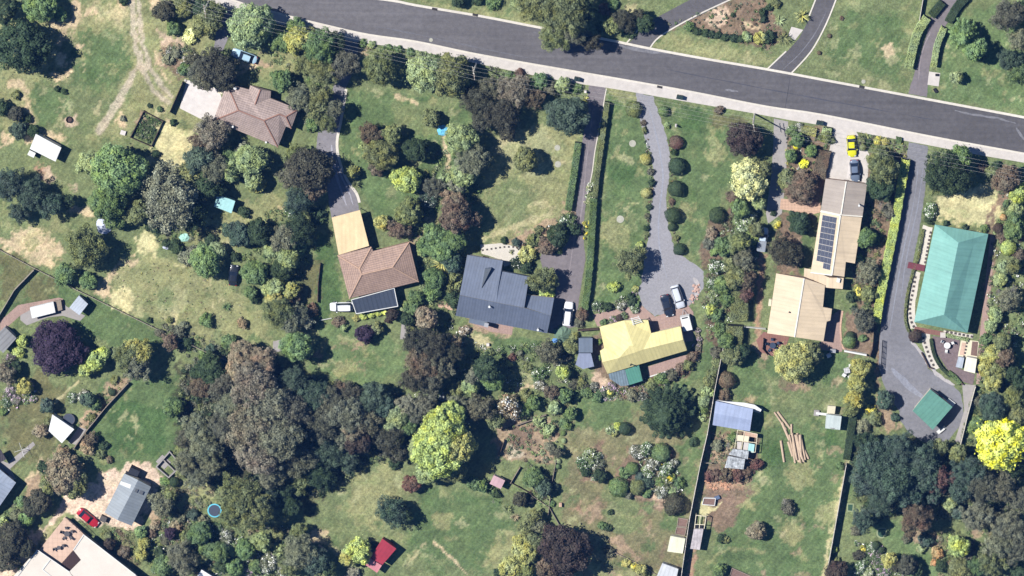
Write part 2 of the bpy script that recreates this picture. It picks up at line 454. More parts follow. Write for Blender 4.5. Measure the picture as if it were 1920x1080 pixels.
def make_ground():
    gx = np.concatenate([[-30000, -6000, -1500, -500, -200], np.arange(-60, 1981, 3.0), [2120, 2500, 3500, 8000, 32000]])
    gy = np.concatenate([[-30000, -6000, -1500, -500, -200], np.arange(-60, 1141, 3.0), [1300, 1700, 2600, 7000, 31000]])
    X, Y = np.meshgrid(gx, gy)
    wx = X + (vnoise(X, Y, 14, 1) - .5) * 16 + (vnoise(X, Y, 5, 2) - .5) * 8
    wy = Y + (vnoise(X, Y, 14, 3) - .5) * 16 + (vnoise(X, Y, 5, 4) - .5) * 8
    def desat(t, s=.28):
        mn = sum(t) / 3; return tuple((q * (1 - s) + mn * s) * k_ for q, k_ in zip(t, (1.02, 1.01, .93)))
    GCL = {k: col(desat(v)) for k, v in GC.items()}
    rg = (vnoise(X, Y, 3.4, 41) - .5) * .9 + (vnoise(X, Y, 7.5, 42) - .5) * .7 + (vnoise(X, Y, 18, 43) - .5) * .4   # ragged grass edges
    w0x = X + (vnoise(X, Y, 9, 31) - .5) * 6; w0y = Y + (vnoise(X, Y, 9, 33) - .5) * 6
    cc = np.zeros(X.shape + (3,)); cc[:] = GCL['g2']
    for ln in PAINT.strip().splitlines():
        tk = ln.split()
        if tk[0] == '*':                          # scatter n irregular spots inside a region
            pl = PL(' '.join(tk[6:])); rs = np.random.default_rng(int(pl[0][0] * 3 + pl[0][1])); k_ = 0; cs = [GCL[q] for q in tk[1].split('/')]
            while k_ < int(tk[3]):
                x_, y_ = rs.uniform(min(p[0] for p in pl), max(p[0] for p in pl)), rs.uniform(min(p[1] for p in pl), max(p[1] for p in pl)); k_ += 1
                if pdist(np.array([x_]), np.array([y_]), pl)[0] > 0: continue
                R_ = rs.uniform(float(tk[4]), float(tk[5])); ax_ = rs.uniform(.5, 1.6); a = np.clip(.5 - (np.hypot((wx - x_) * ax_, (wy - y_) / ax_) - R_) / (float(tk[2]) * .55) + rg * 2.2, 0, 1)
                cc += (a * a * (3 - 2 * a))[..., None] * (cs[k_ % len(cs)] - cc) * rs.uniform(.35, .85)
            continue
        c = np.array(GCL[tk[0]]); soft = float(tk[1]) * 0.55
        if tk[2][0] == '@':
            a, b, r = [float(q) for q in tk[2][1:].split(',')]; d = np.hypot(wx - a, wy - b) - r
        elif tk[2][0] == '~':
            d = pdist(w0x, w0y, smooth_line(PL(' '.join(tk[3:]))), False) - float(tk[2][1:]) / 2
        else: d = pdist(wx, wy, PL(' '.join(tk[2:])))
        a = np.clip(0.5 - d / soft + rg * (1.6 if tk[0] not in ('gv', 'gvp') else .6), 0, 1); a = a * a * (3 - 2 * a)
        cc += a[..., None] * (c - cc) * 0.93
    cc *= 1.08; me = bpy.data.meshes.new('ground'); ny, nx = X.shape
    # plan -> metres, vectorised
    k = 36 / 1920 / cam.lens
    dx = FW.x + RT.x * (X - 960) * k + UP.x * (540 - Y) * k; dy = FW.y + RT.y * (X - 960) * k + UP.y * (540 - Y) * k; dz = FW.z + RT.z * (X - 960) * k + UP.z * (540 - Y) * k
    ok = (np.abs(X - 960) < 1300) & (np.abs(Y - 540) < 900)
    px = np.where(ok, CAM.x - dx * CAM.z / dz, (X - 960) / 10); py = np.where(ok, CAM.y - dy * CAM.z / dz, (540 - Y) / 10)
    co = np.stack([px, py, 0 * px], -1).reshape(-1, 3)
    I = np.arange(nx * ny).reshape(ny, nx)
    q = np.stack([I[1:, :-1], I[1:, 1:], I[:-1, 1:], I[:-1, :-1]], -1).reshape(-1, 4)
    me.vertices.add(len(co)); me.vertices.foreach_set('co', co.ravel()); me.loops.add(q.size); me.loops.foreach_set('vertex_index', q.ravel().astype(np.int32))
    me.polygons.add(len(q)); me.polygons.foreach_set('loop_start', np.arange(0, q.size, 4, dtype=np.int32))
    at = me.color_attributes.new('soil', 'FLOAT_COLOR', 'POINT')
    at.data.foreach_set('color', np.concatenate([cc.reshape(-1, 3), np.ones((nx * ny, 1))], 1).ravel())
    me.update(); me.validate()
    mt = bpy.data.materials.new('grass_and_soil'); mt.use_nodes = True; n = mt.node_tree.nodes; l = mt.node_tree.links
    b = n['Principled BSDF']; b.inputs['Roughness'].default_value = 0.95; b.inputs['Specular IOR Level'].default_value = 0.1
    a = n.new('ShaderNodeAttribute'); a.attribute_name = 'soil'; g = n.new('ShaderNodeNewGeometry')
    def noise(s, det, ro=0.6, dist=0):
        q = n.new('ShaderNodeTexNoise'); q.inputs['Scale'].default_value = s; q.inputs['Detail'].default_value = det; q.inputs['Roughness'].default_value = ro
        q.inputs['Distortion'].default_value = dist; l.new(g.outputs['Position'], q.inputs['Vector']); return q.outputs['Fac']
    def rng_(x, a0, a1, b0, b1):
        q = n.new('ShaderNodeMapRange'); l.new(x, q.inputs[0])
        for i, vv in enumerate((a0, a1, b0, b1)): q.inputs[i + 1].default_value = vv
        return q.outputs[0]
    def mul(x, y):
        q = n.new('ShaderNodeMath'); q.operation = 'MULTIPLY'; l.new(x, q.inputs[0]); l.new(y, q.inputs[1]); return q.outputs[0]
    f = mul(mul(rng_(noise(2.6, 6, 0.85), 0.3, 0.7, 0.42, 1.58), rng_(noise(0.55, 4, 0.7, 0.4), 0.3, 0.7, 0.7, 1.3)), rng_(noise(0.09, 3), 0.3, 0.7, 0.86, 1.14))
    wv = n.new('ShaderNodeTexWave'); wv.inputs['Scale'].default_value = .32; wv.inputs['Distortion'].default_value = 5; wv.inputs['Detail'].default_value = 2; wv.inputs['Detail Scale'].default_value = .35
    mp = n.new('ShaderNodeMapping'); mp.inputs['Rotation'].default_value = (0, 0, R(38)); l.new(g.outputs['Position'], mp.inputs['Vector']); l.new(mp.outputs[0], wv.inputs['Vector'])
    f = mul(f, rng_(wv.outputs['Fac'], 0, 1, .93, 1.07))   # faint mowing swathes
    sc = n.new('ShaderNodeVectorMath'); sc.operation = 'SCALE'; l.new(a.outputs['Color'], sc.inputs[0]); l.new(f, sc.inputs['Scale'])
    mx = n.new('ShaderNodeMix'); mx.data_type = 'RGBA'; mx.blend_type = 'MULTIPLY'; l.new(sc.outputs[0], mx.inputs['A'])
    mx.inputs['B'].default_value = (1.25, 1.15, 1.1, 1); l.new(rng_(noise(0.28, 5, 0.72, 0.6), 0.45, 0.66, 0.0, 0.75), mx.inputs['Factor'])
    mx2 = n.new('ShaderNodeMix'); mx2.data_type = 'RGBA'; mx2.blend_type = 'MULTIPLY'; l.new(mx.outputs['Result'], mx2.inputs['A'])
    mx2.inputs['B'].default_value = (0.66, 0.82, 0.66, 1); l.new(rng_(noise(0.35, 5, 0.75, 0.5), 0.5, 0.72, 0.0, 0.7), mx2.inputs['Factor'])
    l.new(mx2.outputs['Result'], b.inputs['Base Color'])
    bp = n.new('ShaderNodeBump'); bp.inputs['Strength'].default_value = 0.5; bp.inputs['Distance'].default_value = 0.12
    l.new(noise(4.5, 4, 0.7), bp.inputs['Height']); l.new(bp.outputs[0], b.inputs['Normal'])
    me.materials.append(mt)
    o = bpy.data.objects.new('ground', me); C.objects.link(o); o['kind'] = 'structure'
make_ground()
# ---------------------------------------------------------------- road, kerbs, footpath, driveways
ASPH = surf('asphalt', (106, 103, 105), sc=1.2, amt=0.34, big=0.12, bamt=0.2, bump=0.2, grain=6, streak=(R(9), 1.3), wear=(-55, 85, 1.18, .78))
ASPH2 = surf('old_asphalt', (140, 136, 140), sc=1.5, amt=0.3, big=0.25, bamt=0.2, bump=0.2)
ASPH3 = surf('brown_asphalt', (130, 122, 124), sc=1.5, amt=0.3, big=0.25, bamt=0.22)
GRAV = surf('blue_gravel', (158, 156, 160), sc=2.5, amt=0.3, big=0.2, bamt=0.15, bump=0.3)
GRAV2 = surf('grey_gravel', (134, 133, 138), sc=1.6, amt=0.3, big=0.13, bamt=0.28, bump=0.2)
CONC = surf('concrete', (212, 204, 196), sc=1.0, amt=0.2, big=0.3, bamt=0.14)
CONCL = surf('pale_concrete', (228, 220, 214), sc=1.0, amt=0.15, big=0.25, bamt=0.14)
CONCG = surf('grey_concrete', (168, 162, 158), sc=1.0, amt=0.2, big=0.3, bamt=0.14)
KERB = surf('kerb_concrete', (226, 218, 204), amt=0.2)
BRICK = surf('brick_paving', (178, 150, 138), sc=3, amt=0.3, lines=[(0, .3, .08), (1, .3, .08)])
PINKP = surf('pink_paving', (214, 178, 152), sc=3, amt=0.15, lines=[(0, .6, .1), (1, .6, .12)])
SLATEP = surf('slate_paving', (128, 112, 112), sc=2, amt=0.4, big=0.5)
WGRAV = surf('white_gravel', (222, 214, 200), sc=4, amt=0.25)
MULCH = surf('mulch', (132, 106, 96), sc=3, amt=0.45, bump=0.3)
WHITE = surf('white_paint', (236, 236, 232), amt=0.06, bamt=0.05, rough=0.5)
CREAMP = surf('cream_paint', (236, 226, 196), amt=0.06)
TIMBER = surf('weathered_timber', (160, 146, 130), sc=3, amt=0.3)
DTIMB = surf('dark_timber', (98, 80, 70), sc=3, amt=0.3)
DECK = surf('deck_boards', (150, 108, 96), sc=3, amt=0.2, lines=[(0, .3, .25)])
TERRA = surf('terracotta_tiles', (218, 186, 164), sc=1, amt=0.12, lines=[(0, .9, .06), (1, .9, .06)])
STEEL = surf('galvanised_steel', (170, 172, 176), rough=0.5, amt=0.1)
WALLB = surf('brick_wall', (168, 140, 120), sc=3)
WALLC = surf('cream_wall', (214, 204, 184), sc=2, amt=0.1)
WALLG = surf('green_wall', (110, 150, 136), sc=2, amt=0.1)

RN = "380,-35 560,-20 727,0 780,10 905,31 1019,53 1141,75 1218,91 1321,110 1438,130 1540,149 1701,179 1920,220 2010,238"
RS = "340,-45 436,0 533,28 613,48 690,65 780,78 890,101 1019,124 1160,148 1295,172 1438,200 1540,215 1740,255 1920,288 2010,305"
RF = "330,-32 393,0 432,18 520,44 600,64 665,78 760,91 884,117 1019,145 1092,158 1159,168 1295,192 1399,210 1485,226 1540,235 1740,272 1815,287 1920,305 2010,322"
rs_ = smooth_line(PL(RS)); rn_ = smooth_line(PL(RN)); rf_ = smooth_line(PL(RF))
sheet('road', rn_ + rs_[::-1], 0.03, ASPH)
sheet('footpath', rs_ + rf_[::-1], 0.11, CONC, thick=0.11)
ribbon('kerb', [(x, y) for x, y in rn_], 0.45, 0.13, 0.13, KERB)
ribbon('kerb', [(x, y) for x, y in rs_], 0.35, 0.15, 0.15, KERB)
DR2 = "642,70 672,78 668,120 648,167 639,223 631,265 635,300 650,338 668,366 674,396 622,410 617,384 612,340 600,300 593,276 596,245 602,230 618,190 628,150 636,110"
sheet('driveway', DR2, 0.02, ASPH2, rag=.5)
ribbon('driveway_edging', "649,167 640,223 632,265 636,300 651,338 668,362 674,380", 0.5, 0.06, 0.06, KERB)
sheet('driveway', "1105,156 1136,163 1133,187 1127,220 1115,280 1109,325 1100,364 1096,405 1093,441 1098,485 1089,540 1085,564 1080,612 1028,626 1039,558 1048,520 1017,504 1013,483 1019,467 1066,452 1079,405 1085,348 1085,312 1092,268 1102,181", 0.02, ASPH3, rag=.6)
ribbon('driveway_edging', "1137,166 1133,187 1128,220 1116,280 1110,325 1101,364", 0.18, 0.06, 0.06, KERB)
sheet('driveway', "1192,174 1224,180 1238,220 1247,249 1254,275 1257,299 1254,338 1249,377 1254,428 1263,462 1285,483 1308,498 1319,509 1319,540 1296,571 1228,593 1202,571 1197,545 1202,530 1213,457 1218,428 1220,390 1225,364 1225,325 1221,290 1214,277 1207,249 1200,223", 0.02, GRAV, rag=1.3)
sheet('driveway', "1451,222 1478,228 1476,270 1474,330 1466,400 1440,420 1436,400 1446,330 1450,270", 0.02, CONCG)
sheet('driveway', "1563,238 1605,246 1630,290 1626,345 1548,337 1552,300", 0.02, CONC)
sheet('driveway', "1704,266 1740,274 1735,356 1730,390 1722,441 1712,488 1704,532 1699,556 1696,603 1707,634 1727,660 1740,691 1760,705 1779,717 1800,735 1806,760 1806,790 1776,828 1735,832 1705,812 1688,789 1686,771 1670,750 1657,722 1647,685 1650,634 1651,608 1663,540 1676,440 1690,350 1700,300", 0.02, GRAV2, rag=.8)
sheet('driveway', "1172,86 1214,92 1235,68 1370,0 1400,-20 1330,-20 1225,36 1205,46 1196,66", 0.02, ASPH)
sheet('driveway', "1438,130 1483,137 1520,95 1548,45 1570,-10 1532,-10 1520,30 1498,72 1478,94", 0.02, ASPH)
ribbon('driveway_edging', "1218,91 1238,68 1300,32 1372,-2", 0.25, 0.08, 0.08, KERB)
ribbon('driveway_edging', "1172,84 1198,54", 0.25, 0.08, 0.08, KERB)
ribbon('driveway_edging', "1438,130 1474,96", 0.25, 0.08, 0.08, KERB)
ribbon('driveway_edging', "1484,137 1521,96 1549,45 1571,-10", 0.25, 0.08, 0.08, KERB)
ribbon('driveway_edging', "1517,30 1532,-8", 0.25, 0.08, 0.08, KERB)
sheet('driveway', "1703,176 1738,182 1742,130 1753,85 1775,45 1808,-5 1768,-5 1745,35 1733,80 1715,135", 0.02, ASPH3, rag=.6)
sheet('driveway', "428,16 446,24 418,95 400,100 405,60", 0.02, ASPH2, rag=.5)
sheet('patio', "350,150 389,158 412,170 416,186 400,235 337,203", 0.03, CONCL)
sheet('patio', "900,459 939,456 976,465 972,490 945,500 943,488 926,483 903,475", 0.03, WGRAV, rag=.7)
sheet('paving', "1110,590 1185,574 1202,572 1228,594 1290,572 1300,585 1300,640 1280,640 1276,613 1220,627 1215,600 1120,612", 0.03, BRICK)
sheet('patio', "1213,688 1275,668 1297,664 1288,684 1216,706", 0.03, BRICK)
ribbon('patio_edging', "1216,707 1284,686", 0.2, 0.12, 0.12, WHITE)
sheet('path', "1464,372 1540,380 1538,398 1524,402 1462,392", 0.03, PINKP)
sheet('paving', "1540,640 1548,600 1575,580 1580,585 1576,615 1582,650 1578,660 1530,655", 0.03, BRICK)
ribbon('path_edging', "1580,583 1576,612 1578,640 1583,655 1597,658", 0.3, 0.1, 0.1, PINKP)
sheet('paving', "1716,612 1770,622 1766,630 1712,622", 0.05, DECK)
sheet('gravel_bed', "1731,422 1748,427 1734,500 1717,494", 0.03, WGRAV, rag=.7)
sheet('gravel_bed', "1713,508 1726,511 1716,570 1716,605 1722,618 1707,616 1702,590", 0.03, WGRAV, rag=.7)
sheet('gravel_bed', "1727,621 1744,626 1746,645 1752,665 1762,690 1752,694 1740,690 1738,672 1729,645", 0.03, WGRAV, rag=.7)
sheet('gravel_bed', "1770,619 1825,628 1824,634 1768,625", 0.03, WGRAV, rag=.7)
sheet('patio', "1748,630 1800,636 1796,690 1828,702 1824,722 1800,714 1776,692 1758,664 1750,645", 0.04, SLATEP)
sheet('gravel_bed', "1802,636 1836,640 1832,672 1796,668", 0.05, CREAMP)
sheet('garden_bed', "1804,642 1812,643 1808,667 1799,665", 0.07, TERRA)
sheet('garden_bed', "1823,640 1834,641 1832,668 1820,666", 0.07, MULCH)
sheet('path', "1804,720 1828,722 1800,830 1790,828 1808,770", 0.035, CONCG)
sheet('path', "1857,440 1868,440 1852,600 1838,720 1830,720 1838,620", 0.02, BRICK)
sheet('patio', "38,580 60,573 112,560 125,575 160,592 150,602 118,592 90,595 50,610 38,600", 0.03, CONCG)
sheet('path', "0,602 34,572 110,558 118,560 122,574 112,578 108,566 62,578 40,590 0,625", 0.045, BRICK)
sheet('path', "0,862 14,868 62,828 66,834 20,878 -5,895", 0.03, CONCG)
sheet('path', "0,868 15,872 30,898 10,900 -5,890", 0.02, CONCG)
sheet('path', "148,800 162,805 142,834 128,830", 0.04, CONCG)
sheet('path', "755,585 762,583 760,612 772,630 800,630 800,636 750,636", 0.03, CONCG)
sheet('path', "820,564 856,570 856,584 822,576", 0.03, PINKP)
sheet('path', "884,598 962,612 960,628 920,622 884,606", 0.03, BRICK)
sheet('patio', "1418,638 1432,622 1480,632 1470,660 1450,668 1425,660", 0.05, DECK)
sheet('path', "512,640 530,636 540,655 512,662", 0.03, CONCG)
sheet('slab', "1742,134 1763,137 1760,162 1739,159", 0.04, CONC)
sheet('path', "1484,50 1506,56 1490,76 1478,66", 0.03, CONC)
sheet('terrace', "1342,752 1430,765 1425,775 1400,768", 0.03, CREAMP)
sheet('putting_green', "1588,944 1601,944 1600,960 1588,959", 0.025, surf('pale_rim', (160, 170, 130)))
sheet('putting_green', "1590,946 1599,946 1598,958 1590,957", 0.04, surf('dark_turf', (60, 92, 72), amt=.15))
sheet('putting_green', smooth_line(PL("1648,990 1660,990 1662,998 1656,1009 1645,1006 1644,996 1648,990")), 0.025, MATS['pale_rim'])
sheet('putting_green', smooth_line(PL("1649,992 1659,992 1660,998 1655,1007 1647,1004 1646,996 1649,992")), 0.04, MATS['dark_turf'])
for x, y, r in ((1186, 269, 6.5), (1163, 411, 7), (1045, 277, 5.5), (1046, 308, 6), (808, 75, 3.6), (1619, 153, 4)):
    sheet('cover_slab', [(x + r * math.cos(a * .35), y + r * math.sin(a * .35)) for a in range(18)], 0.05, surf('lawn_slab', (186, 184, 168), amt=.3))
for i, (x, y) in enumerate(((815, 17), (891, 28), (838, 101), (1237, 163), (1616, 163))):
    mb = MB(); p = W(x, y, 0.13); mb.box(p, (1.0, 0.45, 0.1), -0.2)
    o = mb.build('storm_drain', surf('dark_iron', (60, 56, 54)), org=p)
    tag(o, ['dark storm drain in the north kerb, leftmost one', 'dark storm drain in the north kerb left of the big roadside gum', 'small drain cover on the footpath left of the middle power pole',
            'dark storm drain in the south kerb beside the wheelie bins', 'dark drain in the north kerb below a round lawn slab'][i], 'drain', 'drains along the road')

PATCH = surf('worn_asphalt', (128, 127, 132), sc=2, amt=.35, big=.5, bamt=.3); PATCHD = surf('tar_seal', (62, 62, 68), amt=.2)
def track(name, s, wd, mat, z=.036, rag=.5):
    pts = smooth_line(PL(s), 5); L = []; Rr = []; q = random.Random(int(pts[0][0]))
    for i, p in enumerate(pts):
        a_ = pts[max(i - 1, 0)]; c_ = pts[min(i + 1, len(pts) - 1)]; dx, dy = c_[0] - a_[0], c_[1] - a_[1]; n_ = math.hypot(dx, dy) + 1e-6; h_ = wd / 2 * (.25 + .75 * math.sin(math.pi * (i + .6) / (len(pts) + .2)))
        L.append((p[0] - dy / n_ * (h_ + q.uniform(-rag, rag)), p[1] + dx / n_ * (h_ + q.uniform(-rag, rag)))); Rr.append((p[0] + dy / n_ * (h_ + q.uniform(-rag, rag)), p[1] - dx / n_ * (h_ + q.uniform(-rag, rag))))
    sheet(name, L + Rr[::-1], z, mat)
track('road_repair', "1482,140 1477,175 1470,214", .9, PATCHD, rag=.15)
track('road_repair', "1790,207 1830,216 1870,221 1905,232", 4, PATCH, rag=1)
track('road_repair', "1150,82 1180,90 1225,96 1260,98", 7, PATCH, rag=1.5)
track('road_repair', "1000,60 1060,72 1140,84", 3, PATCH, rag=1); track('road_repair', "620,35 760,60 900,90 1010,112", 2, surf('faint_wear', (112, 111, 117), amt=.4), rag=.8)
track('road_repair', "1360,168 1372,170 1384,171", 4, PATCH, rag=.8); track('road_repair', "1250,130 1400,160 1560,190 1750,225", 2, surf('faint_dark_wear', (84, 84, 92), amt=.4), rag=.8)
track('road_repair', "1905,240 1912,250 1920,262", 5, PATCH, rag=1)
RUT = surf('pale_rut', (148, 150, 160), sc=2, amt=.4); RUTC = surf('scoured_concrete', (170, 168, 177), sc=2, amt=.4)
track('wheel_rut', "622,272 624,300 634,340 650,385", 5, RUTC, .03); track('wheel_rut', "630,300 640,330 655,362 662,385", 3, RUTC, .032)
track('wheel_rut', "1722,310 1713,380 1700,440 1688,500 1678,560 1668,620", 2.2, RUT, .03); track('wheel_rut', "1731,310 1722,380 1709,440 1697,500 1690,560", 2.2, RUT, .03)
track('wheel_rut', "1672,690 1700,720 1730,745", 12, MATS['faint_rut'] if 'faint_rut' in MATS else RUT, .03, 2); track('wheel_rut', "1708,640 1730,665 1755,700 1790,722", 7, surf('pale_spill', (188, 182, 180), sc=2, amt=.4), .032, 2)
track('wheel_rut', "1216,200 1232,260 1243,330 1236,400 1236,460 1250,520", 3, surf('faint_rut', (160, 162, 171), sc=2, amt=.4), .03); track('wheel_rut', "1300,520 1310,540 1300,560", 9, MATS['pale_spill'], .03, 2)
track('wheel_rut', "1112,200 1100,300 1090,400 1075,460 1066,520", 2.5, surf('brown_rut', (150, 140, 142), sc=2, amt=.4), .03)
track('wheel_rut', "1745,60 1728,100 1722,150", 2.5, MATS['brown_rut'], .03); track('wheel_rut', "1550,20 1530,60 1500,100 1468,130", 1.6, PATCH, .03)
track('wheel_rut', "1597,300 1590,335", 8, CONCL, .03, 1)
# ---------------------------------------------------------------- fences and walls
def fence(name, label, s, h, mat, cat='fence', group=None, post=2.4, th=0.08, kind_part='panel'):
    pts = PL(s); P = [W(x, y, 0) for x, y in pts]; t = thing(name, label, cat, P[0], group)
    mb = MB()
    for a, b in zip(P, P[1:]):
        d = b - a; L = d.length; mb.box(((a.x + b.x) / 2, (a.y + b.y) / 2, h / 2 + 0.02), (L, th, h), math.atan2(d.y, d.x))
    mb.build(kind_part, mat, t)
    if post:
        for a, b in zip(P, P[1:]):
            n = max(1, int((b - a).length / post))
            for i in range(n):
                p = a.lerp(b, i / n); q = MB(); q.box((p.x, p.y, (h + .1) / 2), (th + .08, th + .08, h + .1)); q.build('post', mat, t)
    return t
FT = surf('fence_timber', (176, 166, 148), sc=3, amt=0.25)
fence('paling_fence', 'long low timber paling fence crossing the left paddock above the metal shed', "0,467 66,502 146,543 230,584 312,624", 0.7, FT, group='timber fences')
fence('paling_fence', 'timber paling fence half hidden by bushes left of the big gum trees', "360,645 400,664 432,676", 0.9, FT, group='timber fences')
fence('paling_fence', 'dark shaded timber fence running down-left from the long paddock fence', "64,504 28,541 0,588 -12,606", 1.35, FT, group='timber fences')
fence('boundary_fence', 'very long white-topped boundary fence right of the yellow-roofed house', "1358,641 1342,720 1327,809 1314,865 1303,920 1293,971 1276,1090", 2.1, surf('pale_fence', (226, 218, 204)), group='timber fences')
fence('boundary_fence', 'pale boundary fence at the bottom right beside the gum woodland', "1587,868 1575,935 1552,1062 1548,1090", 2.0, MATS['pale_fence'], group='timber fences')
fence('boundary_fence', 'pale fence beside the concrete path right of the small green garage', "1829,722 1816,770 1800,835", 1.5, MATS['pale_fence'], group='timber fences')
fence('boundary_fence', 'white fence stub at the top right beside the hedged driveway', "1732,-10 1724,36", 1.2, MATS['pale_fence'], group='timber fences')
fence('boundary_fence', 'brown timber fence left of the wide grey driveway below the long hedge', "1640,606 1636,650 1630,668", 1.6, DTIMB, group='timber fences')
fence('garden_wall', 'dark timber wall on the left edge of the bright concrete pad', "343,153 318,210", 1.7, DTIMB, cat='wall')
fence('garden_wall', 'long retaining wall along the garden strip left of the lush lawn', "241,716 200,760 161,808 138,840", 1.2, TIMBER, cat='wall')
fence('netting_fence', 'low fence boxing in a vegetable plot left of the brown tiled house', "270,207 306,226 284,273 245,256 270,207", 0.7, DTIMB)
fence('garden_fence', 'thin pale fence between two lawns above the white van', "601,493 597,530 596,566", 0.8, DTIMB, post=1.2)
fence('garden_fence', 'small timber fence below the long log pile yard shed on the brown soil', "1314,865 1335,867", 0.8, FT)
fence('garden_fence', 'short white rail crossing the shaded strip left of the beige house', "1396,611 1436,615", 0.9, WHITE)
fence('garden_fence', 'thin horizontal rail right of the small pink shed', "930,890 948,898 998,925", 0.7, DTIMB)
fence('garden_fence', 'diagonal timber rail above the small pink shed', "975,875 957,905", 0.8, TIMBER)
fence('garden_fence', 'dark shaded timber rail left of the charred vegetable patch', "946,824 936,853", 0.9, DTIMB)
fence('garden_fence', 'long fence under the vegetable terraces right of the tall lime tree', "968,796 1025,776", 0.8, TIMBER)
fence('garden_fence', 'low timber edging right of the round maroon tree at the bottom', "1133,1025 1200,1058 1240,1082", 0.4, TIMBER)
fence('garden_fence', 'thin fence line between the dead palm and the big maroon tree', "995,926 1030,950 1050,985", 0.6, TIMBER)
fence('garden_fence', 'slim post rail dividing the two bottom gardens', "1043,862 1035,905 1028,965", 0.7, TIMBER)
fence('garden_fence', 'dark timber pickets left of the small yellow-roof side shed', "1085,617 1123,614", 1.3, DTIMB)
fence('garden_wall', 'white rendered garden wall below the beige solar-panelled house', "1583,656 1625,664", 0.8, WHITE, cat='wall', post=0, th=.3)
fence('garden_wall', 'curved timber retaining wall right of the white stepping-stone path', "1747,640 1752,668 1766,690 1785,706 1806,720", 0.5, DTIMB, cat='wall', post=0, th=.25)
fence('garden_wall', 'dark curved wall at the foot of the slate paved patio', "1728,660 1742,688 1750,690", 0.6, DTIMB, cat='wall', post=0, th=.2)
fence('garden_wall', 'narrow wall below the red shed lawn hidden by the grey bush', "598,1020 615,1032", 1.0, CONCG, cat='wall', post=0)
fence('garden_wall', 'thin white kerb wall left of the white van', "600,600 622,596", 0.3, WHITE, cat='wall', post=0)
fence('terrace_balustrade', 'dark rail closing the brick terrace below the beige house', "1432,634 1430,652 1440,664", 0.9, DTIMB, cat='railing', post=.9)
# tall sliding gate on the wide driveway
g = thing('metal_gate', 'open black metal gate lying along the left edge of the wide grey driveway', 'gate', W(1651, 640, 0))
mb = MB()
for z in (0.15, 0.5, 0.85, 1.2): mb.tube(W(1655, 638, z), W(1652, 690, z), 0.05)
mb.build('rail', surf('black_metal', (40, 42, 50)), g)
for k in range(6):
    mb = MB(); a = W(1655 - k * .6, 638 + k * 10.4, 0); mb.tube(a, (a.x, a.y, 1.3), 0.06); mb.build('post', MATS['black_metal'], g)

# ---------------------------------------------------------------- buildings
def inset(P, d):
    n = len(P); ar = sum(P[i][0] * P[(i + 1) % n][1] - P[(i + 1) % n][0] * P[i][1] for i in range(n)); s = 1 if ar > 0 else -1; out = []
    for i in range(n):
        a, b, c = (Vector(P[j % n][:2]) for j in (i - 1, i, i + 1))
        e1 = (b - a).normalized(); e2 = (c - b).normalized(); n1 = Vector((-e1.y, e1.x)) * s; n2 = Vector((-e2.y, e2.x)) * s
        k = n1 + n2; q = max(0.35, 1 + n1.dot(n2)); out.append(b + k * d / q)
    return out
def roof(parent, pts, faces, mats, base, name='roof', ridge=None):
    """pts: (plan x, plan y, height); faces: roof planes. Closed body down to 'base'. mats=(roof, gable)"""
    P = [W(*p) for p in pts]; mb = MB(); vs = list(P); cnt = {}
    fl = []
    for f in faces:
        ar = sum(P[f[i]].x * P[f[(i + 1) % len(f)]].y - P[f[(i + 1) % len(f)]].x * P[f[i]].y for i in range(len(f)))
        fl.append(list(f) if ar > 0 else list(f)[::-1])
    E = set()
    for f in fl:
        for i in range(len(f)): E.add((f[i], f[(i + 1) % len(f)]))
    bd = [e for e in E if (e[1], e[0]) not in E]
    mb.add(P, fl, 0)
    nx = {a: b for a, b in bd}
    for a, b in bd:
        tall = max(P[a].z, P[b].z) - base > 0.5
        mb.add([P[a], P[b], (P[b].x, P[b].y, base), (P[a].x, P[a].y, base)], [(0, 3, 2, 1)], 1 if tall else 0)
    loop = [bd[0][0]]
    while nx.get(loop[-1]) is not None and nx[loop[-1]] != loop[0] and len(loop) < 99: loop.append(nx[loop[-1]])
    mb.add([(P[i].x, P[i].y, base) for i in loop], [list(range(len(loop)))[::-1]], 1)
    o = mb.build(name, list(mats), parent)
    if ridge:
        rm, segs = ridge
        q = MB()
        for a, b in segs: q.tube(P[a] + Vector((0, 0, .02)), P[b] + Vector((0, 0, .02)), 0.13, n=6)
        q.build('ridge_capping', rm, o)
    return o
def walls(parent, eave, z1, mat, ins=0.45, win=True, door=True, z0=0.0, wd=1.4):
    P = [W(x, y, z1) for x, y in eave]; I = inset([(p.x, p.y) for p in P], ins); mb = MB(); mb.prism(I, z0, z1 - 0.16)
    o = mb.build('wall', mat, parent)
    if win:
        n = len(I); ar = sum(I[i][0] * I[(i + 1) % n][1] - I[(i + 1) % n][0] * I[i][1] for i in range(n)); s = 1 if ar > 0 else -1; dn = not door
        for i in range(n):
            a, b = I[i], I[(i + 1) % n]; L = (b - a).length
            if L < 3: continue
            e = (b - a).normalized(); nn = Vector((e.y, -e.x)) * s; k = int(L // 3.4)
            for j in range(k):
                c = a + e * L * (j + .5) / k; rz = math.atan2(e.y, e.x)
                if not dn and j == k // 2:
                    q = MB(); q.box((c.x + nn.x * .03, c.y + nn.y * .03, 1.06), (.95, .1, 2.05), rz); dd = q.build('door', DTIMB, parent)
                    q = MB(); q.box((c.x + nn.x * .1 + e.x * .35, c.y + nn.y * .1 + e.y * .35, 1.0), (.12, .08, .05), rz); q.build('handle', STEEL, dd); dn = True; continue
                q = MB(); q.box((c.x + nn.x * .02, c.y + nn.y * .02, 1.5), (wd, .1, 1.1), rz); f = q.build('window', WHITE, parent)
                q = MB(); q.box((c.x + nn.x * .06, c.y + nn.y * .06, 1.5), (wd - .16, .06, .94), rz); q.build('pane', GLASS, f)
    return o
def build_house(name, label, cat, c): return thing(name, label, cat, W(c[0], c[1], 0))
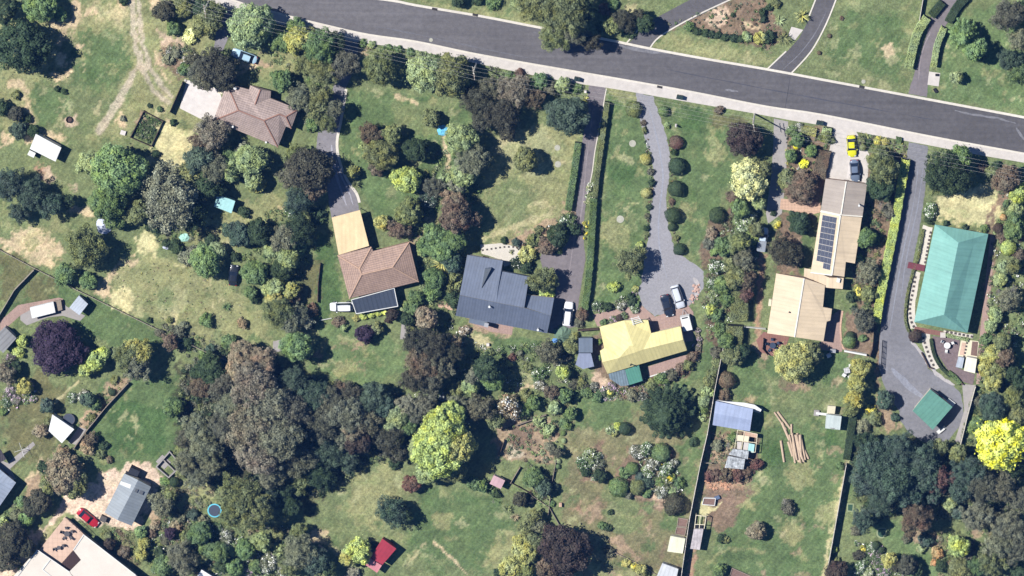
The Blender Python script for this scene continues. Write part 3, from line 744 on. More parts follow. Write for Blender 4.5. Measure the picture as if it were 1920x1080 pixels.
def flue(parent, px, py, z, h=0.7, r=0.13, mat=None, cap=True):
    p = W(px, py, z); q = MB(); q.tube(p - Vector((0, 0, .2)), p + Vector((0, 0, h)), r)
    if cap: q.tube(p + Vector((0, 0, h)), p + Vector((0, 0, h + .08)), r * 1.5)
    q.build('flue', mat or WHITE, parent)
def tile(name, rgb): return surf(name, rgb, sc=1.6, amt=0.3, big=0.35, bamt=0.14, grain=5, lines=[(1, .42, .3), (0, .5, .12)])
def tin(name, rgb, dep=.13, per=.76, amt=.14): return surf(name, rgb, rough=0.5, sc=1.3, amt=amt, big=0.3, bamt=0.16, lines=[(0, per, dep)])

# brown tiled house, top left
h = build_house('tiled_house', 'hip-roofed house with weathered purplish-brown tiles beside a bright concrete pad', 'house', (478, 215))
T1 = tile('brown_tiles', (184, 164, 155)); T1R = surf('tile_capping', (166, 126, 110))
e1 = [(425, 157), (467, 168), (469, 160), (508, 171), (507, 184), (559, 205), (546, 241), (536, 237), (521, 276), (400, 226)]
roof(h, [(*p, 2.7) for p in e1] + [(447, 207, 4.5), (495, 226, 4.5), (488, 168, 3.6), (478, 196, 3.9), (524, 214, 3.9), (536, 219, 3.7)],
     [(0, 1, 13, 4, 5, 14, 11, 10)[0:1] + (1, 13, 4, 5, 14, 11, 10), (1, 2, 12, 13), (2, 3, 12), (3, 4, 13, 12), (5, 6, 15), (5, 15, 14), (6, 7, 15), (7, 8, 11, 14, 15), (8, 9, 10, 11), (9, 0, 10)],
     (T1, WALLB), 2.45, ridge=(T1R, [(0, 10), (9, 10), (10, 11), (8, 11), (11, 14), (14, 15), (5, 15), (6, 15), (12, 13)]))
walls(h, e1, 2.6, WALLB); flue(h, 437, 236, 3.3, .7); flue(h, 441, 164, 3.0, .6, .2); flue(h, 499, 266, 2.9, .3)
q = MB(); q.box(W(414, 170, 2.4), (.9, 1.2, .15), -.3); q.build('awning', CREAMP, h)
# orange-brown tiled house with dark glazed verandah
h = build_house('tiled_house', 'hip-roofed house with orange-brown tiles and a dark glazed verandah below', 'house', (710, 510))
T2 = tile('orange_tiles', (180, 152, 136)); T2R = surf('tile_capping_orange', (200, 166, 142))
e2 = [(633, 479), (696, 463), (700, 471), (767, 454), (785, 528), (655, 560)]
roof(h, [(*p, 2.8) for p in e2] + [(674, 504, 4.3), (678, 515, 4.6), (736, 501, 4.6)], [(0, 1, 6), (1, 2, 7, 6), (2, 3, 8, 7), (3, 4, 8), (4, 5, 7, 8), (5, 0, 6, 7)],
     (T2, WALLB), 2.55, ridge=(T2R, [(0, 6), (6, 7), (7, 8), (3, 8), (4, 8), (5, 7), (1, 6)]))
walls(h, e2, 2.7, WALLB)
gq = [(659, 562, 2.4), (739, 540, 2.4), (746, 574, 2.3), (668, 588, 2.3)]
roof(h, gq, [(0, 1, 2, 3)], (surf('solar_glazing', (74, 82, 96), rough=.3, sc=3, amt=.25, lines=[(0, .8, .2)]), WHITE), 2.25, name='verandah_roof')
mb = MB(); G = [W(*p) for p in gq]
for i in range(4): mb.tube(G[i] + Vector((0, 0, .05)), G[(i + 1) % 4] + Vector((0, 0, .05)), .09, n=4)
mb.build('verandah_frame', WHITE, h)
for x, y in ((667, 584), (742, 571)):
    mb = MB(); p = W(x, y, 0); mb.tube((G[3 if x < 700 else 2].x, G[3 if x < 700 else 2].y, 0), G[3 if x < 700 else 2], .07); mb.build('post', WHITE, h)
h = thing('carport', 'flat cream metal carport at the foot of the asphalt driveway', 'carport', W(657, 435, 0))
CR = tin('cream_tin', (240, 214, 168), .05); cp = [(622, 408), (675, 394), (692, 461), (635, 478)]
roof(h, [(*p, 2.7) for p in cp], [(0, 1, 2, 3)], (CR, CR), 2.5)
for x, y in cp:
    p = W(x, y, 2.5); c = W(657, 435, 2.5); p = p.lerp(c, .06); mb = MB(); mb.tube((p.x, p.y, 0), p, .08); mb.build('post', STEEL, h)
# slate grey house
h = build_house('slate_house', 'large slate grey metal-roofed house with a long dark south slope', 'house', (945, 550))
SL = tin('slate_tin', (116, 125, 143), .14, .55); SLD = SL
e3 = [(876, 478), (943, 489), (941, 509), (992, 519), (988, 552), (1039, 559), (1026, 625), (854, 592)]
roof(h, [(876, 478, 2.7), (943, 489, 2.7), (941, 509, 3.0), (992, 519, 2.9), (983, 577, 5.3), (862, 553, 5.3), (931, 567, 5.3), (933, 545, 4.6)],
     [(0, 1, 2, 7, 6, 5), (2, 3, 4, 6, 7)], (SL, SL), 2.45, name='roof')
roof(h, [(862, 553.6, 5.29), (931, 567.5, 5.29), (983, 577.6, 5.29), (1033, 592, 4.8), (1026, 625, 2.6), (854, 592, 2.6)], [(0, 1, 2, 3, 4, 5)], (SLD, WALLC), 2.4, name='roof')
roof(h, [(988, 553, 3.0), (1039, 559, 3.0), (1033, 591.6, 4.79), (984, 580, 4.79)], [(0, 1, 2, 3)], (SL, WALLC), 2.45, name='roof')
roof(h, [(909, 504, 3.8), (921, 503.5, 4.3), (903, 540, 4.75)], [(0, 1, 2)], (surf('skylight_glass', (62, 72, 84), rough=.3), SL), 2.8, name='skylight')
walls(h, e3, 2.6, WALLC); flue(h, 918, 573, 4.6, .9, .15); flue(h, 1009, 616, 3.1, 1.0, .15)
q = MB(); p = W(897, 602, 2.3); q.box(p, (3.4, 1.4, .1), -.22); q.build('awning', surf('grey_sheet', (112, 122, 136)), h)
q = MB(); q.box(W(912, 609, 2.5), (.8, .8, .4), -.22); q.build('skylight', STEEL, h)
# yellow-roofed house with green annexe
h = build_house('yellow_house', 'L-shaped house with pale yellow metal roof and a green annexe', 'house', (1200, 650))
YE = tin('yellow_tin', (234, 221, 156), .08, .7, .12)
e4 = [(1123, 613), (1169, 600), (1216, 600), (1221, 626), (1275, 612), (1288, 657), (1141, 700), (1125, 656)]
e4b = [(1124, 613), (1170, 601), (1215, 600), (1221, 625), (1276, 612), (1288, 657), (1139, 701), (1125, 658), (1133, 653)]
roof(h, [(*p, 2.7) for p in e4b] + [(1180, 649, 4.7), (1187, 648, 4.7), (1207, 655, 4.4), (1281, 637, 4.3), (1161, 671, 4.3), (1129, 679, 4.1)],
     [(0, 1, 9, 13, 8), (1, 2, 3, 11, 10, 9), (3, 4, 12, 11), (4, 5, 12), (5, 6, 14, 13, 9, 10, 11, 12), (7, 8, 13, 14), (6, 7, 14)], (YE, WALLC), 2.45)
walls(h, e4b, 2.6, WALLC); flue(h, 1183, 683, 3.3, .6, .12, mat=surf('dark_pipe', (60, 60, 60)))
GR = tin('green_tin', (92, 150, 132), .1, .5)
roof(h, [(1172, 693, 2.5), (1198, 685, 2.5), (1205, 714, 2.3), (1180, 722, 2.3)], [(0, 1, 2, 3)], (GR, GR), 2.2, name='annexe_roof')
roof(h, [(1141, 701, 2.5), (1171.5, 692.6, 2.5), (1179.5, 722.4, 2.3), (1164, 724, 2.3), (1143, 710, 2.4)], [(0, 1, 2, 3, 4)], (tin('clear_sheeting', (124, 142, 152), .3, .5, .35), GR), 2.2, name='annexe_roof')
walls(h, [(1172, 693), (1198, 685), (1205, 714), (1180, 722)], 2.3, WALLG, win=False)
lad = thing('roof_ladder', 'white folding rack lying on the top edge of the yellow roof', 'rack', W(1193, 602, 2.9))
mb = MB()
for k in range(4): mb.tube(W(1182 + k * 1.3, 598 + k * 3.4, 3.05), W(1198 + k * 1.6, 594 + k * 3, 3.05), .07, n=4)
mb.build('rung', WHITE, lad); mb = MB(); mb.tube(W(1184, 596, 3.0), W(1188, 610, 3.15), .07, n=4); mb.tube(W(1196, 592, 3.0), W(1204, 605, 3.15), .07, n=4); mb.build('rail', WHITE, lad)
# narrow grey shed beside it
h = build_house('garden_shed', 'narrow grey shed with an angled end left of the yellow-roofed house', 'shed', (1097, 660))
GS = tin('grey_shed_tin', (110, 122, 138), .08)
roof(h, [(1085, 634, 2.3), (1111, 634, 2.3), (1111, 661, 2.5), (1085, 661, 2.5)], [(0, 1, 2, 3)], (GS, GS), 2.1)
roof(h, [(1085, 662.5, 2.55), (1108, 662.5, 2.55), (1114, 687, 2.1), (1093, 692, 2.1), (1079, 684, 2.1)], [(0, 1, 2, 3, 4)], (tin('grey_shed_tin_pale', (150, 158, 180), .06), GS), 2.0)
walls(h, [(1085, 634), (1111, 634), (1111, 686), (1093, 690), (1081, 683)], 2.1, GS, ins=.25, win=False)
# beige solar house
h = build_house('solar_house', 'long beige metal-roofed house with a block of solar panels', 'house', (1540, 500))
BE = tin('beige_tin', (230, 208, 176), .05, .7, .06); BG = tin('taupe_tin', (178, 166, 154), .06, .7, .08); BCAP = surf('beige_capping', (250, 244, 228))
roof(h, [(1548, 335, 2.8), (1587, 340, 3.6), (1626, 345, 2.8), (1617, 406, 2.8), (1577, 403, 3.6), (1539, 395, 2.8)], [(0, 1, 4, 5), (1, 2, 3, 4)], (BG, WALLB), 2.6, ridge=(BCAP, [(1, 4), (4, 5), (3, 4)]))
roof(h, [(1538.5, 396.5, 3.0), (1576, 404.5, 3.9), (1616, 408, 3.0), (1603, 494, 3.0), (1586, 491, 3.3), (1583, 519, 3.3), (1560, 516, 3.9), (1520, 511, 3.0)], [(0, 1, 6, 7), (1, 2, 3, 4, 5, 6)], (BE, WALLB), 2.7, ridge=(BCAP, [(1, 6), (0, 1), (6, 7)]))
roof(h, [(1508, 503, 2.6), (1520, 505, 2.6), (1556, 521, 2.75), (1582, 521, 2.6), (1580, 542, 2.6), (1555, 540, 2.75), (1525, 535, 2.6), (1526, 525, 2.6), (1507, 520, 2.6)], [(0, 1, 2, 3, 4, 5, 6, 7, 8)], (BE, WALLB), 2.45, name='link_roof')
roof(h, [(1455.5, 512.5, 2.7), (1508, 522, 3.9), (1547, 535, 2.9), (1543, 576, 2.9), (1560, 579, 2.6), (1557, 601, 2.6), (1550, 603, 2.8), (1544, 640, 2.8), (1490, 632, 3.9), (1438.5, 625, 2.7)], [(0, 1, 8, 9), (1, 2, 3, 4, 5, 6, 7, 8)], (BE, WALLB), 2.5, ridge=(BCAP, [(1, 8)]))
walls(h, [(1548, 335), (1626, 345), (1617, 406), (1603, 492), (1585, 490), (1582, 518), (1521, 510), (1539, 397)], 2.8, WALLB, ins=.5)
walls(h, [(1455.5, 512.5), (1547, 535), (1543, 577), (1558, 579), (1557, 600), (1550, 603), (1544, 640), (1438.5, 625)], 2.6, WALLB, ins=.5)
walls(h, [(1509, 505), (1581, 521), (1579, 541), (1527, 533), (1509, 520)], 2.5, WALLB, ins=.4, win=False)
flue(h, 1480, 584, 3.3, .5, .1, mat=MATS['dark_pipe']); flue(h, 1611, 383, 3.1, 1.0, .14)
q = MB(); q.box(W(1572, 525, 2.8), (.6, .8, .5), -.2); q.build('skylight', WHITE, h)
PV = surf('solar_cell', (92, 96, 110), rough=0.25, amt=0.08, lines=[(0, .5, .12), (1, .5, .12)]); PVF = surf('panel_frame', (190, 196, 204))
A, B_, Cc, D_ = (1542.5, 403), (1569, 408), (1556, 507), (1529, 500)
for i in range(4):
    for j in range(9):
        if j == 8 and i < 2: continue
        def pt(u, v):
            x = (A[0] * (1 - u) + B_[0] * u) * (1 - v) + (D_[0] * (1 - u) + Cc[0] * u) * v; y = (A[1] * (1 - u) + B_[1] * u) * (1 - v) + (D_[1] * (1 - u) + Cc[1] * u) * v
            return (x, y, 3.2 + .62 * u)
        u0, u1, v0, v1 = i / 4, (i + .94) / 4, j / 9, (j + .95) / 9
        P4 = [W(*pt(u0, v0)), W(*pt(u1, v0)), W(*pt(u1, v1)), W(*pt(u0, v1))]; dz = Vector((0, 0, .05)); mb = MB()
        mb.add([p + dz for p in P4] + [p - dz for p in P4], [(3, 2, 1, 0), (0, 1, 5, 4), (1, 2, 6, 5), (2, 3, 7, 6), (3, 0, 4, 7)]); pn = mb.build('solar_panel', PVF, h)
        cc_ = sum(P4, Vector()) / 4; mb = MB(); mb.add([p.lerp(cc_, .05) + dz * 1.25 for p in P4], [(3, 2, 1, 0)]); mb.build('cell_array', PV, pn)
# long green house
h = build_house('green_house', 'long house with a sea-green metal roof beside the wide grey driveway', 'house', (1785, 520))
GN = tin('sea_green_tin', (132, 184, 172), .06, .7, .08)
e6 = [(1753, 421), (1853, 439), (1814, 624), (1714, 604)]
roof(h, [(*p, 2.8) for p in e6] + [(1771, 446, 3.9), (1826, 457, 3.9), (1797, 455, 5.5), (1740, 585, 3.9), (1793, 597, 3.9), (1770, 590, 5.5)],
     [(0, 1, 5, 6, 4), (1, 2, 8, 9, 6, 5), (2, 3, 7, 9, 8), (3, 0, 4, 6, 9, 7)], (GN, WALLG), 2.6)
walls(h, e6, 2.7, WALLC, ins=.6)
q = MB(); q.box(W(1718, 500, .5), (3.2, 1.2, .12), -.2); q.build('porch_deck', surf('red_deck', (124, 66, 74)), h)
q = MB(); q.box(W(1768, 628, .3), (1, 1, .3)); q.build('step', CONC, h)
# small green garage
h = build_house('green_garage', 'square green-roofed garage at the end of the wide grey driveway', 'garage', (1750, 768))
roof(h, [(1744, 730, 2.7), (1786, 763, 2.7), (1766, 786, 3.3), (1749, 806, 2.7), (1711, 770, 2.7), (1726, 751, 3.3)], [(0, 1, 2, 5), (5, 2, 3, 4)], (tin('garage_green_tin', (106, 156, 140), .08), WALLC), 2.5)
walls(h, [(1744, 730), (1786, 763), (1749, 806), (1711, 770)], 2.6, WALLC, ins=.25)
# cream flat-roofed house, bottom left
h = build_house('cream_house', 'big cream flat-roofed house with a terracotta roof terrace', 'house', (180, 1040))
CF = surf('cream_membrane', (230, 220, 206), sc=.8, amt=.08, big=.25, bamt=.1)
roof(h, [(156, 1002, 3.3), (254, 1078, 3.3), (290, 1110, 3.3), (200, 1150, 3.3), (130, 1072, 3.3), (152, 1050, 3.3), (137, 1031, 3.3)], [(0, 1, 2, 3, 4, 5, 6)], (CF, CF), 3.0)
roof(h, [(70, 1031, 3.3), (131, 1074, 3.3), (195, 1152, 3.3), (-40, 1152, 3.3)], [(0, 1, 2, 3)], (CF, CF), 2.99)
for a, b in (((156, 1002), (254, 1078)), ((70, 1031), (131, 1073)), ((70, 1031), (30, 1084)), ((157, 1003), (138, 1031)), ((95, 1048), (80, 1068)), ((80, 1068), (120, 1100))):
    mb = MB(); mb.tube(W(*a, 3.38), W(*b, 3.38), .1, n=4); mb.build('parapet', WHITE, h)
roof(h, [(122, 970, 2.1), (158, 1002, 2.1), (139, 1030, 2.1), (152, 1048, 2.1), (132, 1071, 2.1), (114, 1056, 2.1), (73, 1032, 2.1)], [(0, 1, 2, 3, 4, 5, 6)], (TERRA, WALLC), 1.8, name='roof_terrace')
walls(h, [(122, 970), (158, 1002), (253, 1076), (300, 1150), (-40, 1150), (73, 1032)], 2.0, WALLC, ins=.3, win=False)
q = MB(); P = [W(x, y, 2.35) for x, y in ((137, 1032), (152, 1049), (131, 1072), (114, 1058))]; q.prism([(p.x, p.y) for p in P], 2.2, 2.35); q.build('dark_pergola', surf('pergola_slats', (70, 52, 50), lines=[(0, .4, .3)]), h)  # dark slatted pergola top, just above the terrace
mb = MB(); mb.tube(W(124, 969, 3.0), W(157, 1001, 3.0), .06, n=4); mb.build('balustrade', surf('dark_rail', (60, 56, 60)), h)
for i in range(6):
    mb = MB(); a = W(124 + 33 * i / 5, 969 + 32 * i / 5, 2.1); mb.tube(a, (a.x, a.y, 3.0), .05, n=4); mb.build('baluster', MATS['dark_rail'], h)
def table_set(label, px, py, z, n=5, tr=.55, col_=None, cat='table'):
    t = thing('outdoor_table', label, cat, W(px, py, z)); p = W(px, py, z); M_ = col_ or surf('dark_furniture', (96, 92, 94))
    mb = MB(); mb.tube(p + Vector((0, 0, .7)), p + Vector((0, 0, .76)), tr, n=16); mb.build('tabletop', M_, t); mb = MB(); mb.tube(p, p + Vector((0, 0, .7)), .07); mb.build('leg', M_, t)
    for i in range(n):
        a = i * 2 * math.pi / n + .4; c = p + Vector((math.cos(a), math.sin(a), 0)) * (tr + .5)
        k = thing('outdoor_chair', ['first', 'second', 'third', 'fourth', 'fifth', 'sixth'][i] + ' chair anticlockwise from the right round the ' + label, 'chair', c, 'garden chairs')
        mb = MB(); mb.box(c + Vector((0, 0, .42)), (.5, .5, .07), a); mb.build('seat', M_, k)
        mb = MB(); b = c + Vector((math.cos(a), math.sin(a), 0)) * .25; mb.box(b + Vector((0, 0, .7)), (.07, .5, .55), a); mb.build('backrest', M_, k)
        for s1 in (-1, 1):
            for s2 in (-1, 1):
                mb = MB(); dd = Vector((math.cos(a) * s1 - math.sin(a) * s2, math.sin(a) * s1 + math.cos(a) * s2, 0)) * .2; mb.tube(c + dd, c + dd + Vector((0, 0, .4)), .025, n=4); mb.build('leg', M_, k)
table_set('dark round table on the terracotta terrace', 126, 999, 2.1)
table_set('small table on the terracotta terrace', 111, 1025, 2.1, 2, .4)
table_set('navy table on the timber deck', 1449, 646, .08, 5, .6, surf('navy_furniture', (62, 74, 96)))
table_set('white round table on the slate patio', 1776, 646, .08, 3, .62, WHITE)
# grey gabled barn
h = build_house('grey_barn', 'grey gabled metal barn on the pinkish gravel yard', 'barn', (240, 935))
BT = tin('barn_tin', (146, 154, 160), .12, .6, .12)
roof(h, [(233, 888, 3.0), (259, 900, 4.1), (283, 913, 3.0), (247, 986, 3.0), (220, 975, 4.1), (196, 961, 3.0)], [(0, 1, 4, 5), (1, 2, 3, 4)], (BT, WALLC), 2.8)
walls(h, [(233, 888), (283, 913), (247, 986), (196, 961)], 2.9, surf('grey_cladding', (140, 144, 150)), ins=.2)
roof(h, [(227, 902, 3.2), (254, 912, 4.07), (250, 919, 4.07), (224, 908, 3.2)], [(0, 1, 2, 3)], (surf('pale_sheet', (220, 222, 218)), WHITE), 3.0, name='skylight')
for a in ((254, 919), (264, 923)):
    q = MB(); q.box(W(a[0], a[1], 3.85 - (a[0] - 254) * .035), (.9, .7, .2), -.45); q.build('skylight', surf('smoked_glass', (90, 94, 100)), h)
q = MB(); q.box(W(251, 885, 1.0), (1.9, 1.8, 2.0), -.45); o = q.build('water_tank', surf('charcoal_tank', (44, 48, 58)), org=W(251, 885, 0)); tag(o, 'charcoal box-shaped tank against the top end of the grey barn', 'tank')
q = MB(); q.box(W(194, 972, .5), (1.2, 1.1, 1.0), -.45); o = q.build('storage_box', surf('mesh_grey', (110, 104, 100), lines=[(0, .3, .3), (1, .3, .3)]), org=W(194, 972, 0)); tag(o, 'square grey slatted box at the lower left corner of the grey barn', 'box')
def shed(name, label, c, eave, z, mats, ridge=None, cat='shed', ins=.2, zr=.5, wallm=None, door=True):
    """eave: 4 plan corners; ridge: None flat, 0/1 ridge between edge midpoints starting on that edge"""
    t = thing(name, label, cat, W(c[0], c[1], 0))
    e = [(*p, z) for p in eave]
    if ridge is None: e = [(e[0][0], e[0][1], z + .25), (e[1][0], e[1][1], z + .25), e[2], e[3]]; roof(t, e, [(0, 1, 2, 3)], mats, z - .15)
    else:
        k = ridge; a, b, c_, d = [e[(k + i) % 4] for i in range(4)]
        m1 = ((a[0] + b[0]) / 2, (a[1] + b[1]) / 2, z + zr); m2 = ((c_[0] + d[0]) / 2, (c_[1] + d[1]) / 2, z + zr)
        roof(t, [a, m1, b, c_, m2, d], [(0, 1, 4, 5), (1, 2, 3, 4)], mats, z - .15)
    walls(t, eave, z, wallm or mats[1], ins=ins, win=False)
    if door:
        P = [W(x, y, z) for x, y in eave]; a, b = P[2], P[3]; m_ = (a + b) / 2; cc = sum(P, Vector()) / 4; m_ = m_.lerp(cc, (ins - .05) / max(.1, (m_ - cc).length)); d = b - a
        q = MB(); q.box((m_.x, m_.y, .98), (.85, .1, 1.9), math.atan2(d.y, d.x)); dd = q.build('door', DTIMB, t)
    return t
WT = tin('white_tin', (246, 246, 244), .05); LT = tin('light_tin', (196, 204, 214), .12, .5); AQ = tin('aqua_tin', (176, 224, 222), .04)
shed('white_shed', 'plain white flat-roofed shed on the tan paddock', (88, 277), [(67, 251), (115, 277), (104, 303), (56, 279)], 2.3, (WT, WHITE))
q = MB(); q.box(W(60, 287, .8), (1.3, 1.0, 1.4), -.45); o = q.build('storage_box', WHITE, org=W(60, 287, 0)); tag(o, 'white box at the lower left corner of the white paddock shed', 'box')
shed('aqua_shed', 'small shed with a pale aqua roof among the shrubs', (421, 382), [(408, 365), (441, 377), (434, 400), (401, 387)], 2.2, (AQ, AQ))
shed('metal_shed', 'small silver metal shed beside the paddock fence', (147, 573), [(148, 554), (165, 570), (149, 591), (130, 577)], 2.2, (LT, STEEL), ridge=1, zr=.25)
shed('grey_shed', 'grey ribbed shed cut by the left picture edge', (8, 636), [(9, 613), (31, 634), (6, 662), (-18, 640)], 2.3, (tin('mid_grey_tin', (150, 150, 150), .2, .8), STEEL), ridge=1, zr=.4)
shed('glasshouse', 'long white-roofed shelter on the concrete patio left of the metal shed', (80, 580), [(56, 577), (100, 566), (104, 586), (60, 597)], 1.5, (WT, WHITE), door=False)
shed('glasshouse', 'small grey slatted frame right of the long white shelter', (108, 574), [(102, 565), (114, 562), (117, 581), (106, 584)], .8, (TIMBER, TIMBER), door=False)
shed('white_shed', 'white gabled shed beside a dark trampoline', (115, 803), [(98, 777), (139, 805), (116, 831), (91, 808)], 2.4, (WT, WHITE), ridge=1, zr=.4)
h = build_house('slate_bungalow', 'blue-grey roof of a house cut by the left picture edge', 'house', (0, 905))
roof(h, [(-35, 852, 2.8), (30, 905, 2.8), (0, 948, 2.8), (-40, 980, 2.8), (-45, 905, 4)], [(0, 1, 4), (1, 2, 4), (2, 3, 4), (3, 0, 4)], (tin('bluegrey_tin', (160, 170, 186), .1), WALLC), 2.6); walls(h, [(-35, 855), (29, 905), (0, 945), (-38, 975)], 2.7, WALLC)
q = MB(); q.box(W(0, 855, 2.3), (1.5, 2.2, .2), .5); o = q.build('pergola', surf('dark_slats', (80, 74, 80), lines=[(0, .4, .4)]), h)
shed('red_shed', 'small shed with a deep red roof on the bottom lawn', (718, 1034), [(717, 1010), (743, 1029), (717, 1059), (694, 1046)], 2.4, (tin('red_tin', (168, 56, 72), .08), surf('red_wall', (150, 60, 70))))
shed('lean_to', 'pink lean-to roof against the lower side of the red shed', (698, 1058), [(693, 1047), (716, 1060), (707, 1074), (680, 1056)], 2.1, (tin('pink_tin', (214, 140, 146), .06), MATS['red_wall']), door=False)
shed('pink_shed', 'tiny pinkish-roofed shed right of the tall lime tree', (932, 903), [(926, 891), (947, 901), (939, 917), (918, 907)], 2.0, (tin('palepink_tin', (214, 176, 180), .06), WALLC))
shed('blue_shed', 'wide blue-grey gabled shed with a white apron above it', (1374, 780), [(1342, 752), (1412, 767), (1406, 809), (1336, 797)], 2.9, (tin('blue_tin', (166, 178, 206), .06), surf('blue_cladding', (150, 160, 190))), ridge=1, zr=.6)
q = MB(); P = [W(x, y, 2.2) for x, y in ((1342, 750), (1364, 753), (1395, 755), (1415, 759), (1428, 768), (1426, 772), (1411, 766), (1380, 759))]; q.prism([(p.x, p.y) for p in P], 2.1, 2.2)
t = thing('shade_awning', 'white curved awning along the top edge of the blue-grey shed', 'awning', W(1395, 758, 0)); q.build('canopy', WHITE, t)
for x, y in ((1397, 757), (1425, 770)): mb = MB(); a = W(x, y, 2.1); mb.tube((a.x, a.y, 0), a, .05); mb.build('post', STEEL, t)
# chook yard frames and mossy sheds
OLD = surf('mossy_iron', (186, 190, 192), sc=1.8, amt=.75, big=.9, bamt=.6, lines=[(0, .5, .2)])
shed('lean_to', 'mottled iron lean-to, lower left one below the glass-framed yard', (1378, 867), [(1365, 855), (1397, 861), (1394, 880), (1359, 877)], 1.7, (OLD, TIMBER), door=False)
shed('lean_to', 'mottled iron lean-to between the timber frames and the lower roof', (1390, 850), [(1375, 842), (1404, 846), (1402, 861), (1366, 852)], 2.0, (OLD, TIMBER), door=False)
t = thing('yard_frame', 'open timber frame yard with pale panels below the blue-grey shed', 'pergola', W(1400, 825, 0)); mb = MB()
for a, b in (((1383, 806), (1377, 843)), ((1420, 814), (1416, 848)), ((1383, 806), (1420, 814)), ((1381, 826), (1418, 830)), ((1396, 809), (1390, 843)), ((1377, 843), (1416, 848))): mb.tube(W(*a, 1.6), W(*b, 1.6), .07, n=4)
mb.build('frame', CREAMP, t)
for s_, mm in (("1382,815 1405,818 1403,829 1382,826", CREAMP), ("1394,808 1420,813 1419,821 1394,816", PINKP), ("1382,828 1391,829 1389,843 1382,842", MATS['concrete']), ("1395,829 1404,830 1402,844 1393,843", MATS['concrete']), ("1404,831 1415,833 1413,849 1402,847", AQ)):
    mb = MB(); P = [W(x, y, 1.5) for x, y in PL(s_)]; mb.prism([(p.x, p.y) for p in P], 1.45, 1.55); mb.build('panel', mm, t)
shed('long_shelter', 'long narrow rusty-white iron shelter beside the white boundary fence', (1307, 1010), [(1301, 992), (1319, 992), (1312, 1031), (1294, 1029)], 2.0, (surf('rusty_iron', (206, 196, 196), sc=1.5, amt=.45, big=.7, bamt=.35, lines=[(0, .6, .15)]), TIMBER), door=False)
t = thing('pergola', 'open timber pergola frame at the top end of the long iron shelter', 'pergola', W(1312, 978, 0)); mb = MB()
for a, b in (((1305, 966), (1302, 991)), ((1324, 968), (1320, 992)), ((1305, 966), (1324, 968)), ((1303, 983), (1322, 984)), ((1313, 967), (1311, 991))): mb.tube(W(*a, 1.8), W(*b, 1.8), .08, n=4)
mb.build('frame', CREAMP, t)
for x, y in ((1305, 966), (1324, 968)): mb = MB(); a = W(x, y, 1.8); mb.tube((a.x, a.y, 0), a, .06); mb.build('post', CREAMP, t)
for k, (x, y) in enumerate(((1308, 987), (1316, 988))):
    mb = MB(); mb.box(W(x, y, .4), (.7, .55, .8), -.1); o = mb.build('crate', surf('black_plastic', (34, 36, 44)), org=W(x, y, 0)); tag(o, ['left', 'right'][k] + ' black crate of two under the timber pergola', 'crate', 'black crates')
shed('cream_shed', 'square cream-roofed shed left of the white boundary fence', (1268, 1022), [(1257, 1005), (1285, 1010), (1280, 1038), (1251, 1034)], 2.0, (tin('palecream_tin', (248, 246, 214), .04), WALLC))
shed('grey_shed', 'pale grey roof at the bottom edge left of the white boundary fence', (1253, 1070), [(1242, 1056), (1272, 1067), (1266, 1095), (1230, 1084)], 2.1, (tin('paleg_tin', (214, 216, 218), .1), STEEL))
shed('grey_shed', 'roof corner at the bottom edge in the thick garden left of the red shed', (395, 1082), [(378, 1068), (400, 1082), (390, 1100), (360, 1095)], 2.1, (WT, STEEL))
shed('white_hut', 'small white hut with a side panel at the right of the log pile lawn', (1563, 790), [(1549, 777), (1578, 781), (1575, 806), (1547, 803)], 1.9, (tin('palegreen_tin', (206, 216, 212), .06), WHITE))
shed('hutch', 'cream hutch attached above the small white hut', (1559, 768), [(1552, 761), (1567, 762), (1565, 776), (1550, 775)], 1.3, (CREAMP, TIMBER), door=False)
t = thing('lawn_bench', 'narrow white ramp sticking out left of the small white hut', 'ramp', W(1538, 775, 0)); mb = MB(); mb.box(W(1541, 776, .5), (2.2, .45, .1), -.1); mb.build('board', WHITE, t); mb = MB(); mb.box(W(1531, 774, .25), (1.0, 1.1, .4), -.1); mb.build('base', CONCG, t)
shed('patio_shelter', 'white flat patio shelter beside the slate patio', (1820, 686), [(1812, 669), (1832, 673), (1828, 700), (1807, 695)], 1.9, (tin('ivory_tin', (246, 240, 220), .04), WHITE), door=False)
shed('glasshouse', 'small glass-topped shelter left of the white patio shelter', (1801, 681), [(1797, 669), (1808, 671), (1804, 691), (1792, 688)], 1.6, (tin('glass_roof', (196, 204, 214), .12), WHITE), door=False)
# compost bays
t = thing('compost_bays', 'roofless concrete compost bays above right of the grey barn', 'enclosure', W(316, 868, 0)); c4 = [(319, 845), (341, 871), (317, 893), (294, 873)]
for i in range(4):
    a, b = W(*c4[i]), W(*c4[(i + 1) % 4]); d = b - a; mb = MB(); mb.box(((a.x + b.x) / 2, (a.y + b.y) / 2, .45), (d.length + (.18 if i % 2 else -.2), .2, .9), math.atan2(d.y, d.x)); mb.build('side', CONCG, t)
a, b = W(306, 859), W(329, 882); d = b - a; mb = MB(); mb.box(((a.x + b.x) / 2, (a.y + b.y) / 2, .4), (d.length - .3, .18, .8), math.atan2(d.y, d.x)); mb.build('divider', CONCG, t)
a, b = W(312, 852), W(301, 880); mb = MB(); mb.box(((a.x + b.x) / 2, (a.y + b.y) / 2, .06), (2.2, 1.9, .1), -.75); mb.build('floor_slab', CONCG, t)
